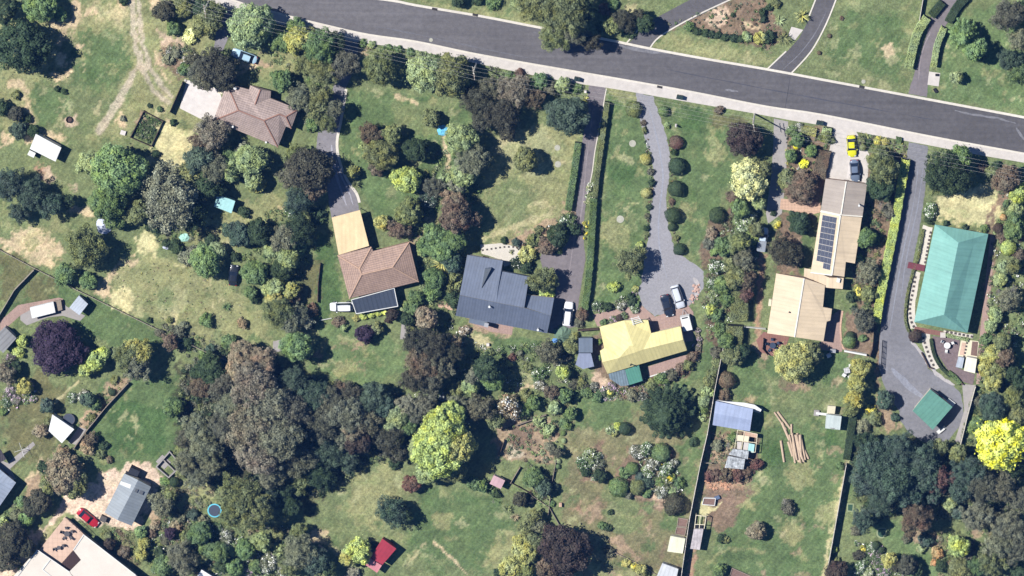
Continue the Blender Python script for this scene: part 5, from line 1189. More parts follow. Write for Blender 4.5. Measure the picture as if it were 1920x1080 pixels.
PROTO = {
 'B3': [crown('leafy_crown', s, 17000, .046, 80, (.12, .21)) for s in (1, 2, 3)],
 'B2': [crown('leafy_crown', s, 7000, .07, 48, (.15, .26)) for s in (4, 5, 6)],
 'B1': [crown('leafy_crown', s, 2800, .105, 24, (.2, .34)) for s in (7, 8, 9)],
 'G3': [crown('gum_crown', s, 21000, .034, 120, (.07, .19), rad=(.45, .93), jit=.85, cut=.5, zs=.8, wob=.15, core=.5, stray=.14) for s in (11, 12, 13, 14)],
 'G2': [crown('gum_crown', s, 9000, .052, 70, (.1, .23), rad=(.45, .92), jit=.8, cut=.5, zs=.8, wob=.15, core=.5, stray=.12) for s in (15, 16, 17)],
 'G1': [crown('gum_crown', s, 3000, .085, 34, (.14, .3), rad=(.45, .88), jit=.75, cut=.5, wob=.14, core=.5, stray=.1) for s in (18, 19)],
 'S': [crown('bush', s, 1500, .12, 15, (.22, .4), zs=.85, base=.5, jit=.65, stray=.1) for s in (21, 22, 23, 24)],
 'F': [crown('bush', s, 2300, .075, 18, (.2, .36), zs=.7, base=.4, petals=PW, pf=.17, jit=.65, stray=.1) for s in (25, 26)],
 'P': [crown('bush', s, 2300, .075, 18, (.2, .36), zs=.6, base=.35, petals=PP, pf=.3, jit=.65, stray=.1) for s in (27, 28)],
 'Y': [crown('bush', s, 2300, .075, 18, (.2, .36), zs=.7, base=.4, petals=PY, pf=.45, jit=.65, stray=.1) for s in (29, 30)],
 'R': [ball('ball', s, 2600, .07) for s in (31, 32)], 'C': [conifer('conifer', 33)], 'A': [spiky('spiky', s) for s in (34, 35)]}
TR = [limbs('trunk', s) for s in (41, 42)]; GT = [limbs('gum_trunk', s, 4, PALEBARK, .8, 5, .045) for s in (43, 44)]; BT_ = [limbs('bare_branches', s, 5, surf('grey_twigs', (176, 170, 160)), .85, 6, .03) for s in (45, 46)]
COL = dict(dk=((64, 82, 56), 'dark green'), bl=((82, 100, 84), 'blue-green'), md=((106, 130, 80), 'mid green'), bg=((124, 152, 94), 'bright green'), lm=((166, 182, 96), 'lime green'),
 yl=((228, 232, 86), 'bright yellow'), ov=((122, 130, 84), 'olive green'), yo=((164, 164, 94), 'golden olive'), gm=((124, 128, 102), 'grey-olive'), gy=((138, 140, 116), 'silver-grey'),
 tn=((158, 144, 114), 'tan'), br=((116, 102, 82), 'brownish'), db=((84, 84, 68), 'dark brown'), pk=((142, 135, 112), 'pinkish brown'), mr=((76, 66, 58), 'maroon'), pu=((64, 52, 68), 'dark purple'),
 cr=((208, 212, 142), 'creamy yellow'), rd=((108, 84, 72), 'rust-red'), **{'or': ((200, 160, 104), 'orange')}, lg=((142, 158, 106), 'light green'), gb=((106, 107, 88), 'grey-brown'))
TREES = """
42 88 52 B dk 5.2|10 20 24 B dk 4|75 12 32 B bg 3.5|112 28 14 B md|232 0 10 S dk|30 178 9 S ov|30 213 15 B db|52 222 9 S dk|35 243 17 B bl|62 246 12 B dk|0 200 17 B dk|107 166 6 S dk|121 172 6 S dk
308 20 22 B db 3|340 14 22 B ov|357 66 14 S cr|325 52 14 B md|322 35 12 S ov|385 45 26 B ov 3|378 18 18 B dk|315 112 11 S gy|345 128 12 S md|330 100 9 S gm|358 110 12 G gb|372 128 20 G gb|405 125 38 G db 4|386 156 17 G gb 4.2|370 150 12 G gb 3.6|425 150 22 G db 3|325 229 7 S dk|300 205 6 S md|281 198 5 S dk|230 222 6 S gy|292 288 8 S dk
223 318 52 B bg 5.5|165 308 24 B lg 3|205 378 38 B md 5|215 410 22 B md 3|255 398 25 B ov 3.5|318 370 60 G gy 6|372 300 28 B bl 4|350 330 26 B ov 4|292 420 18 B dk|360 400 30 G dk 4
15 345 32 G bl 5|58 365 30 G bl 4.5|95 385 24 G bl 4|35 398 20 G bl 3|128 378 14 G dk 2.5|160 465 42 G ov 5|122 515 22 B md 2.5|165 528 17 B md|384 490 30 B bg 3|350 482 16 S gy|382 468 14 B md|330 462 14 S dk|395 450 12 S dk|312 455 8 S dk
398 248 34 G pk 4|375 268 20 G br 3|380 312 24 F md|400 335 22 S gy|386 345 28 B dk 3.5|430 290 14 B md|365 470 12 S gy
470 48 42 B lg 4.5|400 28 24 G ov 3.5|558 75 26 B yo 4|582 62 13 Y yo 3|530 80 22 B md 3|555 52 18 B md|600 88 34 B md 5|630 82 22 G dk 4|645 120 30 G gb 5|605 130 34 G ov 4.5|575 118 24 G ov 3|528 150 21 B md 2.8|566 182 26 G gm 3.5|595 190 26 G ov 3.5|545 190 12 S gm|612 225 20 G ov 3|600 208 12 S lg|628 205 18 G gb 4|585 235 14 S md|560 165 14 F md
712 127 34 B ov 4.3|800 138 36 B lg 4.2|842 142 38 B ov 4.5|870 160 18 B md|808 223 17 B ov 2|695 250 22 G br 3|735 250 18 B ov 3|714 288 32 B ov 3.8|706 316 16 G br|684 274 12 S lg|780 281 26 B dk 3|762 337 27 B lm 2.8
680 80 7 S md|697 84 7 S lg|748 92 7 S md|770 98 8 S md|785 101 7 S lg|730 88 6 S md
580 318 45 B db 5|555 290 22 G ov 4|545 330 22 G gb 4|560 375 30 G bl 4|590 350 26 B br 3.5|470 300 30 B lg 3.6|430 320 22 B lg 2.8|475 338 20 B lg 3|482 345 18 S yo|455 285 18 S gy|400 318 30 G gm 3.8|395 295 22 G gy 3|402 352 20 B dk 3|370 335 22 B dk|458 398 12 S dk|412 358 14 B dk|452 440 24 B bl 2.8|485 436 25 B dk 3|430 432 16 S bl|545 398 13 F md|562 432 30 G dk 4|535 445 26 G gm 3.8|595 405 16 S dk|512 468 16 B lg|540 485 24 B lg 3|528 505 22 B dk 3|478 512 25 B md 2.8|500 530 14 S lg|515 540 22 B lg 2.6|546 545 17 B yo 2.6|552 558 13 B br|470 548 12 B md|478 560 10 S dk|406 470 20 B lg|555 470 18 S md|440 480 10 S dk
660 325 14 C yo 2.2|668 345 11 C ov 2.4|652 320 9 S ov|715 418 15 B yo 2|766 398 28 B ov 3.3|748 430 21 G br 2.6|785 400 13 S dk
1010 12 38 G ov 6|1062 25 44 G ov 7.5|1040 68 30 G ov 5.5|1095 20 24 G dk 6|1108 78 20 G db 4.5|1080 60 24 G gm 6|860 2 14 B dk|895 0 11 S dk|925 4 14 S md|968 4 12 S lg|1135 18 12 S rd|1128 50 12 S dk|1150 8 10 S md
895 190 30 G db 4|905 222 24 G db 3.8|942 215 34 G db 4.5|925 165 22 G gb 3.5|965 170 32 G pk 3.8|1000 185 22 G br 3.2|1010 152 16 B md|1055 158 15 B lg|1080 165 10 S md|975 138 10 S rd|958 147 13 S md|890 150 14 S ov|1030 165 14 S gb|950 250 16 G db 2.5|1065 216 39 B bl 4
866 262 32 B lg 4.2|885 300 32 G gm 5.2|868 330 24 B lg 4|985 300 25 B ov 3.6|860 345 18 G gm 3.5|815 352 20 G gb 2.4|801 376 17 F bl|836 340 16 S lg|855 402 36 B br 4.5|850 375 22 G tn 3.6|890 412 15 G br 3.5|815 440 24 B md 2.6|832 470 26 B md 3.4|800 462 18 B md|852 450 24 B md 3.6|848 490 22 B bl 3|828 495 24 A yo 2.4|815 522 22 B md 2.6|845 525 20 S ov|812 545 18 S md|850 560 16 S dk|790 470 12 S lg
1045 440 22 B dk 2.4|1028 460 18 B br|1063 412 16 F md|1075 430 14 S dk|1000 450 13 S ov|988 478 17 S yo|1020 525 27 G ov 3.2|1025 548 14 S lm|972 495 14 F dk|985 500 14 S dk|1045 465 12 S dk|945 450 7 S dk|968 454 8 S bl|1010 430 9 S ov|1000 548 10 S md
1172 35 22 G db 3.8|1150 48 18 G ov 3|1210 45 17 B dk 3.5|1198 30 14 G db 3|1180 60 12 S dk
1400 68 10 S lg|1425 72 12 S yo|1470 72 18 A ov 2|1504 31 17 A yo 2.2|1430 22 8 S dk|1442 14 7 S dk|1455 6 9 S ov|1432 36 7 S dk|1462 40 13 A lg|1442 70 12 S dk|1374 28 5 S dk|1292 50 9 S md|1305 58 8 S dk|1322 62 8 S dk|1334 65 7 S dk|1346 66 7 S dk|1360 70 8 S dk|1375 71 8 S dk|1390 72 8 S dk
1189 205 15 R ov 1.4|1244 208 10 R md|1268 267 13 R rd|1348 206 9 S br|1396 262 34 B mr 3.4|1210 298 10 R yo|1212 361 10 R yo|1221 322 7 S gb|1222 342 7 S dk|1217 388 6 S dk|1214 406 6 S gb|1212 428 6 S dk|1213 440 5 S ov|1206 230 6 S br|1208 245 6 S ov|1250 235 6 S lg
1270 311 16 R dk|1268 353 14 R dk|1262 403 15 R dk|1274 467 11 R dk|1259 378 6 S br|1260 425 8 R dk|1264 285 7 S dk|1268 446 6 S ov|1180 490 29 G ov 3.4|1150 537 11 S lm|1191 541 7 S yo|1200 460 8 S lm
1403 337 38 B cr 3.6|1430 318 17 B ov 3.2|1345 403 15 R dk|1388 390 18 B md 2.6|1374 368 13 S br|1404 410 16 F lg|1390 422 17 F lg|1418 430 15 B ov 2.6|1410 445 14 S lm|1424 380 14 B lg 2.8|1335 437 11 S tn|1330 458 12 S gb|1358 462 18 B md 2|1340 470 10 S bg|1385 455 22 B ov 2.6|1395 485 22 G gm 2.8|1345 500 17 F md|1372 495 18 S ov|1380 520 22 B ov 2.6|1355 535 18 B md|1400 525 20 G br 2.6|1335 532 11 F md|1400 552 14 G rd 2.4|1365 560 14 B md|1340 555 12 F lg|1332 580 10 S lm|1345 590 12 S md|1350 618 14 S md|1350 625 10 R db
1502 352 33 B br 2.4|1478 340 20 B ov 2|1484 245 11 B md|1496 262 14 B md|1508 262 9 F md|1493 274 6 R yl|1507 306 9 S yl|1522 283 12 B md|1483 293 12 B md|1558 262 8 S ov|1548 256 13 S ov|1498 238 9 F gy|1500 420 21 B dk 2|1488 408 12 S dk|1470 472 31 G db 3|1490 482 18 G db 2.4|1457 421 8 Y yo|1450 400 6 S dk|1615 262 9 S ov|1628 266 7 S dk|1645 264 8 Y yo|1660 266 7 S yo|1618 276 7 R ov
1808 68 30 C bg 4.2|1828 92 24 B bg 4|1832 100 18 B dk 2.6|1793 144 12 B lg 1.8|1892 28 32 G gb 4|1912 75 20 G gm 3|1893 112 22 G bl 3.4|1915 140 22 G md 3.4|1920 20 18 G dk 3|1578 34 4 S br|1555 67 4 R br|1536 99 4 R br
1655 312 32 B ov 3.4|1652 352 26 B dk 3|1650 385 22 N gm 2.4|1668 395 16 S gb|1625 446 19 B md 2.4|1640 445 12 S dk|1630 510 22 G gm 2.8|1612 485 8 S lm|1775 325 44 G dk 5|1800 292 22 B md 4|1758 345 20 G ov 3.6|1804 306 12 F md 3.5|1842 313 10 R mr|1744 395 15 F md|1742 412 9 S dk|1887 336 27 B br 3.4|1858 322 12 S ov|1868 310 9 S dk|1908 362 20 B lm 2.6|1905 392 16 B lg|1886 382 7 S md|1903 425 24 B md 3|1917 438 12 R rd|1872 428 10 R mr|1881 407 6 R or|1880 442 12 S br|1890 463 14 R lm|1915 400 14 S ov|1774 418 6 S dk|1810 426 6 S dk|1845 428 8 S md
1881 500 13 B lg|1876 525 13 B lg|1872 548 22 N gy 2.4|1900 540 24 N gy 2.8|1895 560 22 G gm 2.6|1866 590 14 B lg|1858 612 13 B lg|1850 635 12 S md|1900 500 16 G ov 2.6|1910 478 12 S br|1863 662 17 B yo 2.8|1880 640 18 B ov 3|1884 668 18 B br 3|1850 690 17 B yo 2.6|1872 695 18 B ov 2.8|1862 716 18 B yo 2.6|1845 672 12 S yo|1900 700 16 B dk 2.6|1912 715 16 B dk 2.4|1862 762 30 B bl 3.6|1900 745 22 B ov 3.2|1835 752 10 S gb|1825 755 6 S gy|1832 800 18 B md|1908 780 20 B ov 3.4
1878 832 50 B yl 5|1716 629 13 R mr|1611 553 9 Y yo|1607 540 8 Y yo|1629 552 16 B ov|1598 556 11 S dk|1601 578 6 S dk|1620 600 22 G gb 2.6|1626 582 11 S ov|1592 640 13 R md|1594 630 9 R dk|1618 634 8 S md|1640 595 8 S dk|1613 690 20 B yo 3|1606 718 19 B yo 3|1601 748 19 B yo 3|1596 770 14 B ov|1660 750 19 B bl 2.2|1678 782 9 S bl|1633 770 12 Y ov|1640 785 14 S ov|1618 800 14 S gm|1722 770 0 S dk
1638 865 38 G bl 6.5|1688 845 38 G bl 6.5|1632 905 34 G bl 6|1672 900 42 G bl 7.5|1728 868 34 G bl 6|1652 936 30 G bl 6|1618 975 22 G bl 5|1700 925 28 G bl 6|1625 830 22 G dk 4|1740 900 26 G bl 6|1762 900 26 G rd 5.5|1745 880 16 G bl 5|1815 885 32 G bl 6|1842 910 30 G gb 6|1800 915 26 G bl 5.5|1722 965 30 G br 5.5|1708 985 20 G br 5|1882 915 28 G gb 5.5|1832 968 30 G gm 5|1798 962 14 B bl 3|1780 945 14 B lg 2.6|1798 850 18 B ov 3.5|1765 838 16 G ov 3.5|1750 935 12 G bl 5|1890 985 32 G gm 5|1872 1020 28 G gm 4.5|1902 875 22 G dk 4|1915 935 24 G gb 5|1908 1030 26 G gb 4.5|1640 838 8 B lg 4.5|1797 1024 23 B lm 3|1860 1055 28 G ov 4|1800 1068 24 B ov 3|1830 1062 20 G md 3|1912 1070 20 B dk|1735 1012 14 S bl|1728 1028 9 S lg|1757 1035 12 S or|1752 1055 8 S or|1765 1062 12 S dk|1820 1040 14 S gb|1700 1010 9 S gb
1605 995 10 S gb|1610 1040 11 B db|1612 1065 13 F md|1622 1050 9 F md|1642 1022 8 R dk|1653 1031 7 R dk|1634 1028 10 F md|1640 1045 11 P md|1650 1058 13 P md|1660 1070 12 P md|1668 1050 16 B yo 2|1680 1062 12 B db 1.8|1702 1060 21 B db 2.4|1720 1070 14 B dk|1618 1028 7 Y yo|1568 1072 23 B mr 2.6|1606 972 8 P gm|1629 1074 10 F lg|1566 1030 6 S lm|1570 1050 7 S ov
1250 776 52 C dk 4.6|1110 855 16 F lg|1098 870 15 F md|1120 872 13 F gm|1125 892 13 B dk|1098 885 9 S dk|1195 848 16 F gm|1210 842 14 F md|1240 848 17 R md|1225 870 16 F gm|1215 885 13 F md|1185 878 12 R md|1170 886 11 S md|1200 893 10 S bl|1160 912 18 R md|1195 912 15 R ov|1214 905 11 B bl|1177 925 10 S gy|1250 880 14 F md|1262 868 10 F gm|1248 905 14 F ov|1258 895 10 Y md|1240 922 14 F gm|1274 905 11 S md|1262 922 10 S lg|1268 920 9 F gm|1264 944 20 R db|1240 903 10 S md|1145 805 9 F lg|1152 812 7 S yo|1172 803 12 R dk|1160 800 9 S lm|1120 745 10 S md|1300 829 9 S dk|1212 925 10 S md
1128 737 9 P md|1148 725 10 P gm|1185 742 11 S gm|1205 745 10 F gb|1220 722 12 S ov|1242 710 13 S md|1260 702 13 S gb|1275 692 12 S br|1290 685 12 S ov|1298 668 11 S br|1305 650 8 P gm|1311 636 6 P gm|1308 620 6 P gm|1306 670 7 P gm|1144 738 8 Y md|1100 735 11 S md|1115 725 9 F gy|1095 725 9 S gb|1132 604 7 S md|1150 600 8 P md|1162 596 7 R mr|1170 592 7 F md|1120 572 10 F md|1140 575 9 S dk|1165 574 10 F gm|1185 566 9 S dk|1190 580 9 F md|1183 555 8 S dk|1195 570 6 S md|1127 670 6 S md|1125 640 6 S md
1373 668 20 B ov 2.6|1390 660 16 B dk 2.2|1362 712 15 R br|1358 741 12 S br|1362 640 16 B md 2.4|1342 660 12 S gb|1345 680 10 S ov|1335 700 10 S ov|1330 715 12 B ov|1326 735 11 B lg|1320 752 12 B lg|1318 765 12 S md|1316 778 10 S lg|1490 677 41 B yo 3.6|1520 665 24 B ov 3
1470 940 20 N br 1.6|1478 950 14 S gb|1418 996 19 B pk 1.8|1352 1010 9 S dk|1360 1012 7 S ov|1350 1068 12 B md|1343 1078 8 S md|1575 874 8 S md|1365 834 20 N gy 1.6|1345 835 12 S gm|1375 820 10 S md|1402 850 0 S dk|1420 870 12 S rd|1330 893 10 S rd|1345 890 12 S rd|1360 892 12 S br|1385 890 12 S rd|1400 886 10 S br|1404 955 1 S md
830 805 46 B lm 6.5|820 850 48 B lm 7|855 835 38 B yo 6.5|845 780 30 B lm 5|790 840 26 B lg 5|800 885 24 B lg 4|845 880 28 B ov 4.5
458 672 34 B tn 5|445 690 24 B tn 4.5|490 680 30 G tn 7|475 720 46 G pk 9|440 760 36 G gm 7|500 760 44 G gm 9|470 800 48 G pk 9|525 820 42 G gm 10|545 770 36 G gb 8|420 720 20 G gb 5|550 715 30 G bl 6|395 690 28 B dk 3|375 725 20 G br 3.4|405 730 18 G gb 4|425 640 12 B md|590 740 32 G bl 6|620 755 30 G gb 6|600 790 36 G gb 5.5|650 775 38 G gm 6|665 800 24 G pk 5.5|640 730 16 G br 4|655 740 22 G db 4.5|700 745 30 B bl 4|720 760 24 B bl 3.6|690 790 26 G gb 5|745 780 26 B lg 3.6|765 760 24 G gy 3.5|730 800 20 B lg 3|765 800 18 B md 3
385 835 34 G gm 7|370 800 28 G gm 6|355 820 22 G gb 5|420 800 30 G gb 7|400 870 24 G gm 5|350 870 22 G gm 4|340 845 14 G ov|480 850 40 G pk 9|510 880 34 G gm 7|560 860 34 G gm 5|610 840 36 G bl 3.5|655 860 22 G bl 3|600 890 30 G dk 3|560 900 24 G ov 3|530 920 20 G dk 4|672 827 26 B mr 4.5|640 820 20 G gm 4|450 930 42 G ov 8|480 960 34 G ov 7.5|435 965 28 G ov 7|500 930 22 G bl 6|727 825 28 G db 4.5|745 850 18 G db 3.5|745 825 14 B ov 4|650 880 9 S md|545 950 20 G dk 4|740 870 12 S dk|700 700 0 S dk|545 905 14 S gb
562 1035 34 G gm 5|590 1050 28 G bl 4.5|545 1060 22 G ov 4|615 1065 18 G dk 4|735 958 30 G bl 3.5|755 965 18 G dk 3|772 908 17 B rd 2|672 1032 26 B lm 3|655 1045 18 B yo 2.6|700 1022 8 S dk|560 995 16 G ov 3|660 1075 14 S gy
402 995 15 F md|424 1006 15 F gm|388 985 12 F bl|410 1035 22 B md 2.6|435 1030 14 S lg|460 1030 20 B md 2.4|490 1015 20 B lg 2.4|520 1000 14 S ov|505 1055 20 F gm|480 1062 14 S md|465 1072 11 P lg|440 1065 18 B md|510 1042 7 P md|432 1038 5 Y md|456 1042 6 Y md|520 1030 12 S lg|395 1012 10 S dk|530 1070 12 F gy|415 1060 14 S dk|385 1000 10 S md
120 888 38 B tn 4|140 905 28 B ov 3.6|95 905 22 B ov 3|75 940 24 B db 3|60 950 20 B db 2.8|50 972 15 B bg|38 940 11 B bg|20 1010 34 B db 4|45 1025 22 B db 3.6|10 1048 26 B db 3.5|8 982 13 B lm|30 965 11 S gm|303 945 25 G gm 3.6|318 930 14 G ov 3|309 901 9 B bg|327 903 10 R dk|350 862 24 G gm 5|370 895 22 G gm 5|340 885 12 S ov|264 998 12 B bg|270 1018 12 B yo|266 1038 14 B yo|205 1020 12 B mr|200 1005 10 S ov|232 1035 12 S br|342 1045 32 G gm 3.6|305 1062 22 B md|375 1000 24 B md 2.6|352 1008 16 B ov|388 1028 18 B md|310 1012 11 S gb|330 985 12 S tn|290 985 10 S tn|335 972 12 S gm|300 1035 12 S dk|285 1000 9 S br|320 1000 12 B pu|375 1045 14 B ov|363 965 12 S bl|380 975 11 S gm|170 822 15 G br|165 840 14 S tn|188 852 9 S ov|205 862 7 S br|195 835 9 S dk|62 1058 6 Y yo|58 1035 7 Y yo|85 875 14 S dk|115 850 16 G tn|40 1065 8 Y ov
105 648 52 B pu 3.6|140 660 26 B pu 3|160 692 16 B lm 2|178 678 20 B lm 2.4|192 662 14 B lm 2|238 668 30 G ov 4.4|262 658 26 G yo 4.5|255 690 28 G gm 4.4|318 640 17 G br 2.6|300 625 9 S gb|335 622 14 S gb|350 642 12 S dk|345 610 9 S gm|383 668 12 S md|395 655 10 S bl|325 762 22 B md 2.2|380 728 20 G br 3|395 700 24 B dk 3|372 700 16 B dk|318 600 7 S ov|280 600 6 S dk
45 724 16 B yo 2|20 735 12 P gm|30 750 10 P gy|12 755 9 F md|62 748 8 P md|8 700 22 G pk 3|30 690 14 B dk|20 672 12 P gb|42 640 12 B lm|35 660 12 S lm|88 760 15 B bl 2.2|135 745 10 F md|155 742 12 F gm|165 748 15 B bl 2|178 758 12 B md|75 808 14 G tn 2|90 790 9 S ov|6 772 8 S md|215 712 8 S ov|210 735 7 R dk|172 782 9 S ov|60 720 6 P gm|8 830 3 S md
387 600 14 S md|425 575 11 C md 1.6|455 605 10 S tn|430 640 14 B md|520 585 30 G ov 4.6|540 600 24 G gm 4|515 560 18 B yo 3|560 588 20 G gm 3|575 604 14 G gy 2.6|555 648 32 B bg 4.2|585 582 13 S br|585 608 8 S dk|636 603 12 S br|645 612 9 S lg|668 597 7 S yo|682 594 7 S lm|696 590 7 S lm|710 587 7 S lm|722 584 7 S yl|736 590 12 B mr|728 600 7 S mr|683 626 18 B pu 1.8|707 616 12 B ov|695 640 6 P md|765 598 14 B dk|772 575 14 B md|780 560 16 B md|760 575 10 S lg|770 620 10 S ov
800 598 24 B tn 3.5|788 585 14 G tn|785 640 30 G db 5.5|815 650 30 G db 5.5|790 680 32 G br 6|825 690 26 G gb 5.5|775 710 26 G db 5|805 720 24 G gb 4.5|845 660 20 G db 4.5|870 620 11 F tn|855 640 12 G tn 3|912 690 27 B dk 5|925 715 20 B md 4|885 705 14 G gm 3.6|882 725 16 B lg 3|850 735 16 S ov|860 760 20 G gm 3|800 760 26 G gb 4|780 780 18 G gb 3.6|835 770 16 S gm|900 765 26 G gb 3.6|955 762 23 F tn 3|930 790 16 G ov 2.6|985 740 12 S ov|1010 700 14 F md|1012 722 12 F gy|1035 735 15 G br 2.4|1060 742 15 B md 2|1040 765 13 B lg|1000 755 14 B md|1030 662 24 G gb 3|1060 670 12 S gb|1056 697 14 B lm 2|1070 650 14 B ov|1076 632 10 S ov|1092 590 12 B br|1086 606 9 S gb|1075 720 10 S db|1088 720 10 B ov|1082 740 9 S md|1070 775 13 B md|1060 795 12 S md|990 690 9 S ov|960 670 8 S rd|975 662 7 S gm|955 680 7 S yo|845 690 12 S dk|985 770 12 S md|870 790 10 S gm|920 660 8 S ov|960 840 1 S md|1010 790 12 S lg|1030 805 12 S lg
888 905 14 B md|905 912 12 B md|918 918 9 B md|930 925 9 S dk|1000 895 20 B md 2|1020 915 16 B bl 2|1040 912 9 S bl|1015 930 8 F md|976 936 15 B db 1.8|990 938 10 B db|925 940 12 N ov 1.5|952 955 12 A ov 1.5|965 970 11 A tn 1.5|1000 968 16 G ov 2.4|985 990 14 G ov 2|1010 985 14 G gm 2|985 1030 28 B yo 3.6|1000 1018 20 B ov 3.4|958 1062 22 B yo 3|985 1068 18 B ov 3|1060 1030 48 B mr 4.6|1035 1060 28 B br 4|935 1072 10 S dk|1045 848 12 G gb 2|1056 812 5 R md|1057 826 5 R lg|1053 838 5 R lg|1047 864 5 R lg|1046 874 5 R md|1030 838 10 S gm|1035 945 6 S md|1145 960 6 S dk|1130 985 8 S md|1140 990 7 S dk|1142 1034 10 S gb|1175 1055 9 S yo|1190 1063 9 Y yo|1202 1068 12 B yo|1212 1075 8 Y yo
"""
LM = [("the brown tiled house", 480, 215), ("the orange-brown tiled house", 710, 510), ("the cream carport", 655, 435), ("the slate grey house", 945, 550), ("the yellow-roofed house", 1200, 650), ("the beige solar house", 1530, 520),
 ("the long green-roofed house", 1785, 520), ("the green garage", 1750, 768), ("the blue-grey shed", 1375, 780), ("the white paddock shed", 88, 277), ("the aqua shed", 421, 382), ("the grey barn", 240, 935), ("the cream flat-roofed house", 160, 1040),
 ("the red shed", 715, 1040), ("the blue-rimmed trampoline", 403, 955), ("the black paddock car", 438, 515), ("the yellow car", 1597, 273), ("the red car", 165, 970), ("the pale blue car", 458, 105), ("the log pile", 1485, 820), ("the fire pit", 130, 224),
 ("the blue tarp", 830, 244), ("the small metal shed", 147, 573), ("the narrow grey shed", 1097, 660), ("the tiny pink shed", 932, 903), ("the cream square shed", 1268, 1022), ("the middle power pole", 893, 118), ("the right power pole", 1415, 213),
 ("the white gabled shed", 115, 803), ("the compost bays", 317, 868), ("the white box trailer", 1287, 605), ("the white van", 640, 575), ("the small white hut", 1563, 790), ("the white utility", 1430, 449), ("the slate patio", 1780, 660),
 ("the white car", 1065, 588), ("the vegetable plot fence", 275, 240), ("the white patio", 935, 472), ("the white lawn disc", 1186, 269), ("the long iron shelter", 1307, 1010), ("the bare soil disc", 1668, 97), ("the paddock fence corner", 312, 624),
 ("the left dark trampoline", 130, 784), ("the lower putting green", 1653, 999), ("the upper putting green", 1594, 952), ("the white boundary fence", 1300, 920), ("the charred garden patch", 960, 842), ("the garden statue", 1268, 234), ("the grey bins", 1082, 146), ("the footpath bins", 1275, 180)]
KW = dict(B='leafy tree', G='gum tree', C='conifer', R='clipped round bush', S='loose bush', F='white-flowering bush', P='pink-flowering bush', Y='yellow-flowering bush', A='spiky plant', N='bare twiggy tree')
PEND = []
def direction(px, py):
    nm, x, y = min(LM, key=lambda q: math.hypot(q[1] - px, q[2] - py)); dx, dy = px - x, py - y; d = math.hypot(dx, dy)
    a = (math.degrees(math.atan2(dy, dx)) + 360) % 360
    w_ = ['right of', 'below-right of', 'below', 'below-left of', 'left of', 'above-left of', 'above', 'above-right of'][int((a + 22.5) // 45) % 8]
    return ('well ' if d > 110 else 'close ' if d < 38 else '') + w_ + ' ' + nm
def finish_labels():
    def size(r): return 'large ' if r >= 30 else 'mid-sized ' if r >= 17 else 'small '
    G1 = {}
    for o, cw, kw, px, py, r in PEND: G1.setdefault((size(r) + cw + ' ' + kw, direction(px, py)), []).append((o, px, py))
    for (a, b), L in G1.items():
        n = len(L)
        if n == 1: L[0][0]['label'] = a + ' ' + b; continue
        xs = [q[1] for q in L]; ys = [q[2] for q in L]; hor = (max(xs) - min(xs)) >= (max(ys) - min(ys)); L.sort(key=lambda q: q[1] if hor else q[2])
        nn = {2: 'two', 3: 'three', 4: 'four', 5: 'five', 6: 'six', 7: 'seven', 8: 'eight'}.get(n, str(n)); pl = a + ('es' if a.endswith('sh') else 's')
        for i, q in enumerate(L):
            pos = (('leftmost', 'rightmost') if hor else ('topmost', 'lowest'))[0 if i == 0 else 1] if i in (0, n - 1) else ['', 'second', 'third', 'fourth', 'fifth', 'sixth', 'seventh'][i] + ('-from-left' if hor else '-from-top')
            q[0]['label'] = f'{pos} of {nn} {pl} {b}'
cnt_ = 0
def link(name, me, parent=None):
    o = bpy.data.objects.new(name, me); C.objects.link(o)
    if parent is not None: o.parent = parent
    return o
PT = {}
